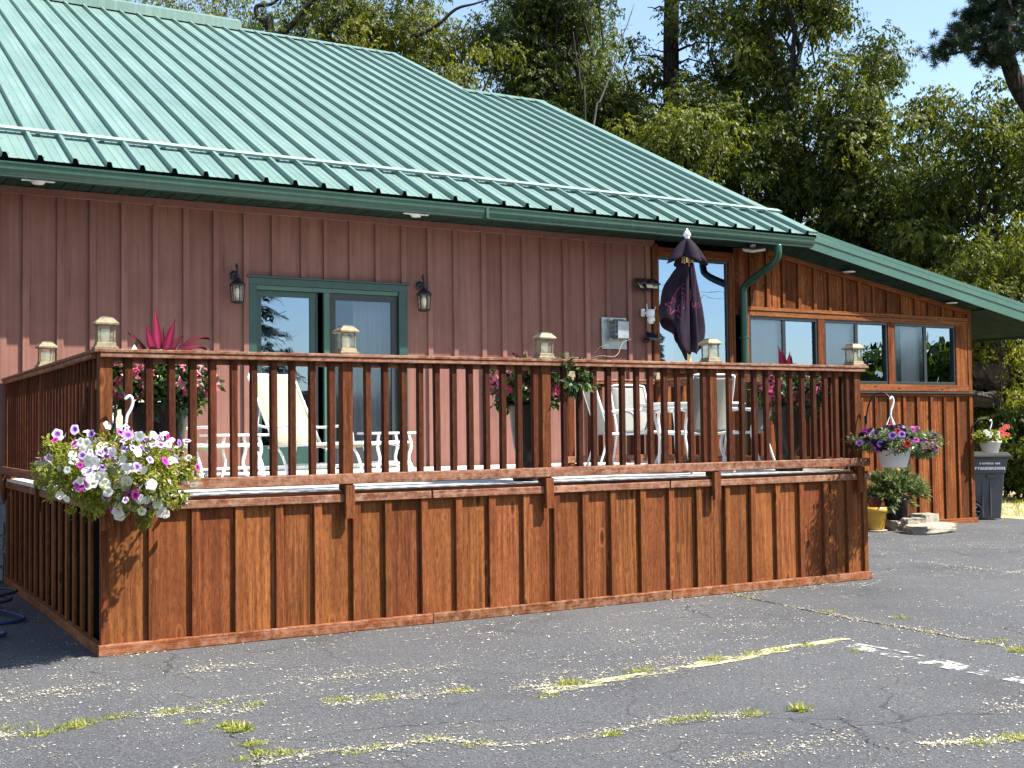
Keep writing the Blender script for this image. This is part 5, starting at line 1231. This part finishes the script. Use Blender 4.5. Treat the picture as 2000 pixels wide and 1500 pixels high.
#@@TREES
# ------------------------------------------------------------------ trees
def limb(V, F, p, q, r0, r1, rg, n=6, wob=.06, seg=5):
    p, q = Vector(p), Vector(q); ln = (q-p).length; pts = []
    for i in range(seg+1):
        t = i/seg; j = Vector((rg.uniform(-1, 1), rg.uniform(-1, 1), rg.uniform(-.5, .5)))*wob*ln*(0 if i in (0, seg) else 1)
        pts.append(p.lerp(q, t)+j+Vector((0, 0, .08*ln*math.sin(math.pi*t))))
    tube_vf(pts, [r0+(r1-r0)*i/seg for i in range(seg+1)], n, False, V, F); return pts
def broadleaf(px, depth, ztop, zbot, width, mat, label, seed, nl=30000, L=.142, lean=0., bark=None, trunk_r=.16, clumps=120, cat='tree', group='broadleaf trees behind the house', name='broadleaf_tree', dens=.75, bare=0):
    rgn = np.random.default_rng(seed); rg = random.Random(seed)
    b = at_depth(px, depth); b.z = -.1
    t = thing(name, label, cat, b, group)
    H = ztop-zbot; C, Rr = [], []
    lobes = [(rgn.uniform(-.55, .55), rgn.uniform(-.5, .5), rgn.uniform(.1, .95)) for _ in range(9)]
    while len(C) < clumps:
        lx, ly, lz = lobes[rgn.integers(0, 9)] if rgn.random() < .65 else (rgn.uniform(-.8, .8), rgn.uniform(-.8, .8), rgn.uniform(0, 1))
        x, y, z = lx+rgn.normal()*.22, ly+rgn.normal()*.22, lz+rgn.normal()*.13
        if z < -.02 or z > 1: continue
        lim = (math.sin(math.pi*(z*.75+.2)))**.7
        if x*x+y*y > lim*lim: continue
        C.append((b.x+x*width, b.y+y*width, zbot+z*H)); Rr.append(rgn.uniform(.35, .9)*min(1.25, width/3.0))
    C = np.array(C); Rr = np.array(Rr)
    V, F = [], []
    top = Vector((b.x+lean, b.y, zbot+H*.75))
    tp = limb(V, F, b, top, trunk_r, trunk_r*.3, rg, 8, .03, 8)
    mk('trunk', V, F, bark or barkM, t, b, smooth=True)
    V, F = [], []
    for i in rgn.permutation(clumps)[:34]:
        c = Vector(C[i]); k = min(len(tp)-2, max(1, int((c.z-b.z)/(top.z-b.z)*8*.7))); limb(V, F, tp[k], c, trunk_r*.34, .018, rg, 5, .09, 5)
    mk('branches', V, F, bark or barkM, t, b, smooth=True)
    p = Rr**2; p /= p.sum(); ns = int(nl*1.68)//7
    ci = rgn.choice(clumps, ns, p=p); d = norm(rgn.normal(size=(ns, 3))); rad = Rr[ci]*(.35+.75*rgn.random(ns)**.6)
    SP = C[ci]+d*rad[:, None]*np.array([1.15, 1.15, .85]); sd_ = norm(d*.6+np.array([0, 0, -.55])+rgn.normal(size=(ns, 3))*.45)
    # each sprig carries seven leaves along a drooping stalk
    k = 7; tpos = np.linspace(0, 1, k)[None, :, None]*.34*(L/.19)
    P = (SP[:, None, :]+sd_[:, None, :]*tpos).reshape(-1, 3)
    sdk = np.repeat(sd_, k, 0); sid = norm(np.cross(sdk, np.array([0, 0, 1.]))); sg = np.tile(np.array([1, -1, 1, -1, 1, -1, 0]), ns)[:, None]
    D = norm(sdk*.5+sid*sg*.6+np.array([0, 0, -.55])+rgn.normal(size=(ns*k, 3))*.25)
    N = norm(np.array([0, 0, .5])+np.repeat(d, k, 0)*.85+rgn.normal(size=(ns*k, 3))*.45)
    ln = L*rgn.uniform(.6, 1.15, ns*k); Q = leaf_quads(P, D, N, ln, ln*rgn.uniform(.38, .52, ns*k))
    tint = np.clip(np.repeat(rgn.random(clumps)[ci]*.5+rgn.random(ns)*.3, k)+rgn.random(ns*k)*.25, 0, 1)
    o = quads_mesh('crown', Q, mat, t, tuple(b), tint); return t
TR = [  # px, depth, ztop, zbot, width, material, seed, leaves, label
 (380, 43, 18, 8.5, 3.6, 2, 1, 22000, 'yellow-green tree rising just behind the raised ridge cap at the left'),
 (530, 45, 19, 9.0, 3.4, 1, 2, 20000, 'mid-green tree with a dark forked trunk behind the roof ridge'),
 (655, 41, 18, 8.5, 3.0, 1, 3, 24000, 'bushy tree behind the right end of the upper ridge'),
 (800, 40, 17, 6.5, 2.9, 2, 4, 28000, 'leafy tree behind the step between the two roof ridges'),
 (950, 36, 13.3, 5.2, 2.5, 2, 5, 30000, 'yellow-green tree in sunlight behind the lower ridge'),
 (1050, 40, 19.5, 6.0, 2.8, 0, 6, 32000, 'tall dark tree left of the bare leaning stem'),
 (1150, 39, 19.0, 5.0, 2.7, 0, 7, 34000, 'dark dense tree between the leaning stem and the dead pine'),
 (1225, 38, 14.0, 5.5, 2.0, 1, 22, 26000, 'tree filling in just left of the dead pine trunk'),
 (1255, 35, 10.4, 4.2, 1.9, 2, 8, 20000, 'low yellow-green sapling clump just above the roof slope'),
 (1375, 34, 11.6, 3.5, 2.2, 1, 18, 26000, 'leafy tree in front of the foot of the dead pine trunk'),
 (1450, 36, 16.5, 3.8, 2.6, 1, 9, 34000, 'tree crowding the right side of the dead pine trunk'),
 (1545, 35, 18.2, 3.6, 2.4, 1, 10, 38000, 'tall olive-green tree left of the open patch of sky'),
 (1705, 34, 12.7, 3.2, 2.4, 1, 11, 34000, 'rounded sunlit tree whose top meets the open patch of sky'),
 (1810, 32, 10.4, 2.6, 2.0, 1, 12, 22000, 'darker tree below the pine limb at the right'),
 (1935, 30, 10.0, 2.8, 2.1, 1, 13, 22000, 'broadleaf tree at the right edge of the picture'),
 (1625, 37, 9.0, 2.8, 2.8, 0, 14, 20000, 'shady tree low behind the sunroom roof'),
 (1440, 40, 9.5, 3.5, 2.8, 0, 15, 20000, 'shady tree low behind the main roof slope'),
 (720, 50, 17, 9.0, 4.5, 0, 16, 22000, 'far dark tree showing through gaps above the upper ridge'),
 (1100, 50, 20, 6.5, 4.4, 1, 21, 30000, 'far tree behind the bare leaning stem'),
 (1290, 50, 16.5, 6.0, 4.2, 0, 17, 18000, 'far dark tree behind the dead pine'),
 (2110, 33, 13.0, 2.0, 3.0, 1, 19, 12000, 'green tree just outside the right edge of the picture'),
 (250, 50, 20, 10.0, 4.5, 0, 20, 12000, 'far dark tree behind the left end of the roof'),
]
for px, dp_, zt, zb, wd, mi, sdn, nl, lb in TR:
    broadleaf(px, dp_, zt, zb, wd, LV[mi], lb, sdn, nl)
# undergrowth right of the sunroom
for px, dp_, zt, zb, wd, mi, sdn, nl, lb in [(1955, 27.5, 6.0, 3.4, 1.5, 2, 31, 9000, 'bright yellow-green bush above the sunroom eave at the right'), (1890, 31, 5.6, 2.0, 1.8, 1, 32, 8000, 'green bush behind the low end of the sunroom roof'),
                                      (1930, 29.5, 3.9, .9, 1.2, 1, 33, 9000, 'leafy bush over the rocks on the bank, under the overhang'), (1995, 29, 3.8, .8, 1.2, 2, 34, 9000, 'sunlit bush at the right edge, under the overhang'),
                                      (1960, 28, 1.9, .1, 1.0, 0, 35, 9000, 'dark low shrub behind the grey bin'), (2030, 27, 2.0, .1, 1.1, 0, 36, 6000, 'dark low shrub at the very right edge behind the dry grass')]:
    broadleaf(px, dp_, zt, zb, wd, LV[mi], lb, sdn, nl, L=.11, clumps=60, trunk_r=.022, cat='bush', group='bushes on the bank', name='bush')
# bank
bc = at_depth(1960, 31); V, F = [], []
for j in range(9):
    for i in range(17):
        s = (i/16-.5)*30; q = bc+_r.normalized()*s; fwd = Vector((math.sin(YAW), math.cos(YAW), 0)); dd = -1+j*.9
        p = q+fwd*dd; V.append((p.x, p.y, max(-.2, 3.2*(1-math.exp(-max(0, dd)*.55)))+.25*math.sin(i*2.1+j)*(.3 if dd < 0 else 1)-.1))
F = [(j*17+i, j*17+i+1, j*17+i+18, j*17+i+17) for j in range(8) for i in range(16)]
mk('bank', V, F, bankM, None, (0, 0, 0), kind='structure')
for px, py, dp_, sz, sdn, lb in [(1938, 742, 29.0, (.8, .6, .6), 61, 'brown weathered rock in the ivy, upper one under the overhang'), (1920, 785, 28.7, (.9, .6, .35), 62, 'flat ledge of brown rock below the upper rock'), (1992, 735, 29.3, (.7, .6, .5), 63, 'brown rock at the right edge of the picture')]:
    p = CAM+raydir(px, py)*dp_; stone('rock', p-Vector((0, 0, sz[2]*.5)), sz, sdn, lb, 'rocks in the bank', rockM, 7, .22)
# dead pine trunk and bare stems
rg = random.Random(77)
b = at_depth(1312, 37); dpn = thing('pine_tree', 'tall pine with a thick dark trunk and bare broken branches against the sky', 'tree', b)
V, F = [], []; tp = [b+Vector((0, 0, z))+_r*(.02*z+.12*math.sin(z*.35)) for z in (0, 3, 6, 8, 10, 12, 14, 16, 19)]
tube_vf(tp, [.34, .31, .29, .28, .27, .26, .24, .23, .20], 10, False, V, F); mk('trunk', V, F, barkP, dpn, b, smooth=True)
for i in range(34):
    z = rg.uniform(10.5, 17); a = rg.choice([-1, 1, 1, -1])*rg.uniform(.2, 1); k = tp[0]+Vector((0, 0, z))+_r*(.02*z+.12*math.sin(z*.35)); ln = rg.uniform(.8, 2.6)
    e = k+_r*a*ln+Vector((rg.uniform(-.8, .8), rg.uniform(-.8, .8), rg.uniform(-1.0, .5)*ln*.6))
    V, F = [], []; pts = limb(V, F, k, e, rg.uniform(.035, .06), .010, rg, 5, .10, 6)
    for q_ in range(3): j = rg.randint(2, 5); limb(V, F, pts[j], pts[j]+Vector((rg.uniform(-.7, .7), rg.uniform(-.4, .4), rg.uniform(-.5, .4))), .014, .005, rg, 4, .1, 3)
    mk('branch', V, F, barkP, dpn, k, smooth=True)
def bare(px0, py0, px1, py1, depth, r, lb, mat, name='bare_stem'):
    p, q = CAM+raydir(px0, py0)*depth, CAM+raydir(px1, py1)*(depth+.5); b0 = Vector((p.x-(q.x-p.x)*.9, p.y, -.1)); rr = random.Random(int(px0))
    pts = [b0, b0.lerp(p, .5)]+[p.lerp(q, i/6)+Vector((rr.uniform(-.05, .05), 0, rr.uniform(-.05, .05))) for i in range(7)]
    o = tube(name, pts, [r*1.3, r*1.2]+[r*(1-.1*i) for i in range(7)], mat, None, 6, sm=2, origin=b0); tag(o, lb, 'tree', None); return o
bare(1160, 240, 1236, 10, 34, .032, 'thin grey bare stem leaning right above the lower ridge', barkG)
bare(1140, 205, 1120, 60, 35, .035, 'thin dark bare stem standing behind the lower ridge', barkM)
# dark forked limbs at the left
b = at_depth(520, 40); fk = thing('forked_tree', 'dark twisting forked limbs in front of the leaves above the upper ridge', 'tree', b)
P_ = lambda px, py, d=40: CAM+raydir(px, py)*d
tube('trunk', [b, b+Vector((0, 0, 7)), P_(528, 68), P_(519, 55), P_(522, 45)], [.2, .17, .13, .11, .1], barkM, fk, 8, sm=4)
tube('limb', [P_(522, 45), P_(503, 32), P_(502, 12), P_(530, 8), P_(555, -12)], [.10, .085, .075, .06, .05], barkM, fk, 7, sm=4)
tube('limb', [P_(530, 72), P_(560, 58), P_(585, 30), P_(600, 12), P_(625, -12)], [.12, .11, .1, .09, .08], barkM, fk, 7, sm=4)
tube('limb', [P_(800, 75, 39), P_(850, 52, 39), P_(890, 18, 39), P_(925, 8, 39), P_(950, 0, 39)], [.07, .06, .05, .035, .02], barkM, fk, 6, sm=4)
# the pine at the right edge
rg = random.Random(91); rgn = np.random.default_rng(91)
dpth = 27.; b = at_depth(2075, dpth); pn = thing('pine_tree', 'pine with a curving trunk and dark needle tufts at the upper right edge', 'tree', b)
PP = lambda px, py, d=dpth: CAM+raydir(px, py)*d
tk = [b, b+Vector((0, 0, 4)), PP(2052, 270), PP(2018, 215), PP(1986, 165), PP(1965, 100), PP(1962, 40), PP(1950, -60)]
tube('trunk', tk, [.28, .26, .22, .21, .19, .17, .15, .13], barkP, pn, 10, sm=4)
br = [[(1965, 105), (1930, 92), (1890, 98), (1862, 105), (1828, 112)], [(1962, 60), (1920, 62), (1885, 72), (1850, 80)], [(1962, 30), (1935, 20), (1915, 40), (1890, 45)], [(1960, 0), (1930, -10), (1905, 5)],
      [(1970, 110), (1995, 90), (2020, 85)], [(1963, 50), (1985, 30), (2010, 25)], [(1960, -20), (1985, -30), (2000, -10)], [(1968, 120), (1945, 125), (1920, 118)], [(1962, 20), (1975, 55), (2005, 60)]]
TP, TD = [], []
for bb in br:
    pts = smooth_path([PP(x, y, dpth+rg.uniform(-.6, .6)) for x, y in bb], 5); k = len(pts)
    o = tube('branch', pts, [.07-.055*i/(k-1) for i in range(k)], barkP, pn, 6)
    for i in range(3, k):
        for _ in range(3 if i < k-2 else 5):
            TP.append(pts[i]+Vector((rg.uniform(-.28, .28), rg.uniform(-.28, .28), rg.uniform(-.10, .30)))); TD.append((pts[i]-pts[i-1]).normalized()+Vector((rg.uniform(-.5, .5), rg.uniform(-.5, .5), rg.uniform(.1, .8))))
for _ in range(70):
    TP.append(PP(rg.uniform(1900, 2010), rg.uniform(-30, 95), dpth+rg.uniform(-.8, .8))); TD.append(Vector((rg.uniform(-1, 1), rg.uniform(-1, 1), rg.uniform(-.2, 1))))
TP = np.array(TP); TD = norm(np.array(TD)); k = 90; n = len(TP)*k
P = np.repeat(TP, k, 0)-np.repeat(TD, k, 0)*rgn.uniform(0, .16, n)[:, None]; D = norm(np.repeat(TD, k, 0)*.7+rgn.normal(size=(n, 3))*.55)
Q = leaf_quads(P, D, rgn.normal(size=(n, 3)), rgn.uniform(.13, .21, n), np.full(n, .012)); o = quads_mesh('needles', Q, needleM, pn, tuple(b), np.clip(np.repeat(rgn.random(len(TP)), k)*.6+rgn.random(n)*.4, 0, 1))

# ------------------------------------------------------------------ what the windows mirror: street side behind the viewer
def conifer(c, H, rbase, lb, seed):
    rgn = np.random.default_rng(seed); t = thing('spruce_tree', lb, 'tree', c)
    tube('trunk', [c, Vector(c)+Vector((0, 0, H*.95))], [.16, .03], barkP, t, 8)
    n = 14000; z = rgn.random(n)**1.25; lay = np.floor(z*15)/15+.02*rgn.random(n); r = rbase*(1-lay)*(.25+.75*rgn.random(n)); a = rgn.random(n)*6.283
    P = np.stack([c[0]+r*np.cos(a), c[1]+r*np.sin(a), c[2]+.8+lay*(H-.8)-.28*r], 1); D = norm(np.stack([np.cos(a), np.sin(a), -.45+0*a], 1)+rgn.normal(size=(n, 3))*.3)
    Q = leaf_quads(P, D, norm(np.array([0, 0, 1.])+rgn.normal(size=(n, 3))*.4), rgn.uniform(.2, .4, n), rgn.uniform(.03, .06, n)); quads_mesh('needles', Q, needleM, t, tuple(c), rgn.random(n))
conifer((10.9, -21, 0), 10.5, 3.0, 'spruce across the parking lot mirrored in the left door pane', 5)
conifer((30.6, -24, 0), 6.0, 2.0, 'small spruce across the parking lot mirrored in the tall window', 6)
rgn = np.random.default_rng(55); n = 26000; s = rgn.uniform(-30, 130, n); hh = 3.2+1.0*np.sin(s*.21)+.8*np.sin(s*.53+1)+5.0*np.clip((s-76)/10, 0, 1)+1.4*np.sin(s*.9)*np.clip((s-76)/10, 0, 1); z = rgn.random(n)*hh
P = np.stack([s, -62+rgn.normal(size=n)*1.5, z], 1); Q = leaf_quads(P, rgn.normal(size=(n, 3)), rgn.normal(size=(n, 3)), rgn.uniform(.7, 1.4, n), rgn.uniform(.5, .9, n))
o = quads_mesh('far_wood', Q, LV[0], None, (40, -62, 0), rgn.random(n)); o['kind'] = 'stuff'
for i, x in enumerate((-12, 36, 84)):
    pp = thing('utility_pole', 'wooden utility pole across the road, the '+['westmost', 'middle', 'eastmost'][i]+' of three', 'utility pole', (x, -34, 0), 'utility poles along the road'); tube('pole', [(x, -34, -.3), (x, -34, 10)], [.16, .11], barkP, pp, 8); box('crossarm', (x-.05, -35.1, 9.3), (x+.05, -32.9, 9.45), barkP, pp)
for k_, yy in enumerate((-34.9, -33.1)):
    P = [(-12+96*i/48, yy, 9.5-.9*math.sin(math.pi*((i % 24)/24))) for i in range(49)]; o = tube('power_line', P, .016, ironB, None, 5); tag(o, 'sagging overhead power line across the road, the '+('farther' if k_ == 0 else 'nearer')+' of two', 'cable', 'overhead power lines')

# ------------------------------------------------------------------ litter and weeds on the asphalt
rgn = np.random.default_rng(70); rg = random.Random(70)
from mathutils import noise as NZ2
PX, PY, LN, SP_ = [], [], [], []
def scatter_line(pts, n, spread, lo=.005, hi=.020):
    pts = smooth_path(pts, 6)
    for _ in range(int(n*1.5)):
        i = rg.randrange(len(pts)-1); p = pts[i].lerp(pts[i+1], rg.random()); s_ = spread*rg.choice([.35, .8, 1.6, 3.]); 
        if NZ2.noise(Vector((p.x*1.7, p.y*1.7, .5)))+.35*NZ2.noise(Vector((p.x*6, p.y*6, 3.))) < -.22: continue
        PX.append(p.x+rg.gauss(0, s_)); PY.append(p.y+rg.gauss(0, s_)); LN.append(lo+(hi-lo)*rg.random()**2)
long_ = [G(-60, 1450), G(120, 1420), G(350, 1395), G(600, 1380), G(900, 1352), G(1080, 1340)]
long2 = [G(500, 1495), G(620, 1470), G(750, 1462), G(860, 1445), G(1000, 1458), G(1200, 1428), G(1330, 1402), G(1500, 1400)]
scatter_line(long_, 2550, .03); scatter_line([p+Vector((.15, .12, 0)) for p in long_], 850, .05); scatter_line(long2, 1530, .025); scatter_line(ck1, 1530, .04); scatter_line(yl, 1020, .05)
scatter_line([G(0, 1370), G(150, 1345), G(320, 1320), G(450, 1300)], 1190, .12); scatter_line([G(1700, 1080), G(1900, 1105), G(2050, 1120)], 850, .05); scatter_line([G(1800, 1455), G(1920, 1448), G(2050, 1435)], 850, .03)
scatter_line([G(1100, 1335), G(1250, 1300), G(1350, 1285)], 595, .1); scatter_line([G(950, 1240), G(1150, 1235), G(1350, 1225), G(1500, 1222)], 1530, .16); scatter_line([G(205, 1285), G(700, 1222), G(1200, 1182), G(1690, 1140)], 1190, .025)
scatter_line([G(1350, 1500), G(1550, 1460), G(1750, 1420), G(2000, 1380)], 1020, .06); scatter_line([G(600, 1330), G(800, 1310), G(1000, 1290)], 850, .08)
for _ in range(2000):
    x, y = rg.uniform(-2.5, 17), rg.uniform(-6., 4.5)
    if -.1 < x < 7.8 and y > -.1: continue
    a = rg.gauss(.05, .35); ln = rg.uniform(.15, 1.1); x1, y1 = x+ln*math.cos(a), y+ln*math.sin(a); c = .06*rg.uniform(-1, 1)
    scatter_line([Vector((x, y, 0)), Vector(((x+x1)/2-c, (y+y1)/2+c, 0)), Vector((x1, y1, 0))], int(ln*rg.uniform(14, 60)), rg.uniform(.004, .022), .005, .017)
n_un = 60000; ux = rgn.uniform(-3, 17, n_un); uy = rgn.uniform(-6.2, 5.4, n_un)
X = np.concatenate([np.array(PX), ux]); Y = np.concatenate([np.array(PY), uy]); LN = np.concatenate([np.array(LN), .0035+.011*rgn.random(n_un)**3])
ok = ~((X > -.03) & (X < 7.7) & (Y > -.05)) & (Y < 5.4) & (X < 17.1); X, Y, LN = X[ok], Y[ok], LN[ok]; n = len(X)
Z = -0.0145*np.clip(X-7.66, 0, 9.5)+.006; a = rgn.normal(.1, .9, n)
Q = leaf_quads(np.stack([X, Y, Z], 1), np.stack([np.cos(a), np.sin(a), rgn.uniform(0, .35, n)], 1), np.tile(np.array([0, 0, 1.]), (n, 1))+rgn.normal(size=(n, 3))*.25, LN*1.3, LN*rgn.uniform(.25, .8, n))
o = quads_mesh('plant_litter', Q, debrisM, None, (3, -2, 0), rgn.random(n)); o['kind'] = 'stuff'
# weeds in the cracks
TX, TY, TH = [], [], []
def tuft(p, n, s, h):
    for _ in range(n): TX.append(p.x+rg.gauss(0, s)); TY.append(p.y+rg.gauss(0, s*.6)); TH.append(h*rg.uniform(.4, 1.2))
for px, py, n, s, h in [(20, 1425, 60, .07, .06), (90, 1433, 60, .06, .06), (150, 1420, 110, .05, .08), (65, 1437, 60, .05, .05), (225, 1403, 80, .06, .055), (330, 1392, 70, .05, .05), (370, 1388, 50, .05, .05), (430, 1375, 40, .05, .05), (500, 1378, 60, .05, .05), (380, 1412, 70, .04, .045), (445, 1420, 110, .04, .07), (470, 1428, 130, .035, .085), (495, 1455, 90, .035, .06), (505, 1470, 60, .03, .05), (540, 1472, 60, .05, .05), (480, 1483, 60, .04, .05), (560, 1475, 60, .05, .05),
                    (660, 1368, 80, .05, .05), (740, 1365, 80, .05, .05), (690, 1471, 60, .05, .045), (840, 1446, 60, .05, .05), (900, 1350, 90, .05, .05), (735, 1460, 50, .05, .045), (930, 1455, 50, .05, .045), (1115, 1336, 110, .05, .075), (1250, 1312, 90, .06, .06), (1393, 1289, 90, .05, .07), (1465, 1278, 70, .05, .06), (1515, 1270, 60, .05, .05), (1575, 1262, 50, .05, .06), (1320, 1408, 100, .05, .05), (1375, 1400, 70, .04, .05), (1470, 1397, 90, .05, .06), (1563, 1388, 60, .025, .1), (1193, 1437, 70, .03, .06), (1065, 1362, 50, .05, .05),
                    (1460, 1168, 50, .04, .05), (1615, 1197, 60, .05, .05), (1760, 1208, 60, .05, .06), (1990, 1272, 90, .05, .07), (1940, 1254, 90, .09, .05), (1680, 1272, 60, .05, .05), (1815, 1234, 40, .05, .05), (1985, 1443, 90, .05, .06), (1920, 1452, 70, .06, .05)]:
    tuft(G(px, py), int(n*1.3), s, h*.8)
nT = len(TX); TX, TY, TH = map(np.array, (TX, TY, TH)); D = norm(np.stack([rgn.normal(size=nT)*.75, rgn.normal(size=nT)*.75, rgn.uniform(.35, 1, nT)], 1))
Q = leaf_quads(np.stack([TX, TY, np.full(nT, .002)], 1), D, norm(rgn.normal(size=(nT, 3))+np.array([0, 0, 1])), TH*.75, TH*.10+.002); o = quads_mesh('crack_weeds', Q, grassM, None, (2, -2, 0), rgn.random(nT)); o['kind'] = 'stuff'
# verge grass
nT = 9000; x = rgn.uniform(17.1, 25, nT); y = rgn.uniform(-2, 12, nT); D = norm(np.stack([rgn.normal(size=nT)*.5, rgn.normal(size=nT)*.5, rgn.uniform(.4, 1, nT)], 1)); h = rgn.uniform(.05, .16, nT)
Q = leaf_quads(np.stack([x, y, np.full(nT, -.14)], 1), D, rgn.normal(size=(nT, 3)), h, h*.12); o = quads_mesh('verge_grass', Q, grassM, None, (20, 5, -.14), np.clip(.55+.4*rgn.normal(size=nT), 0, 1)); o['kind'] = 'stuff'
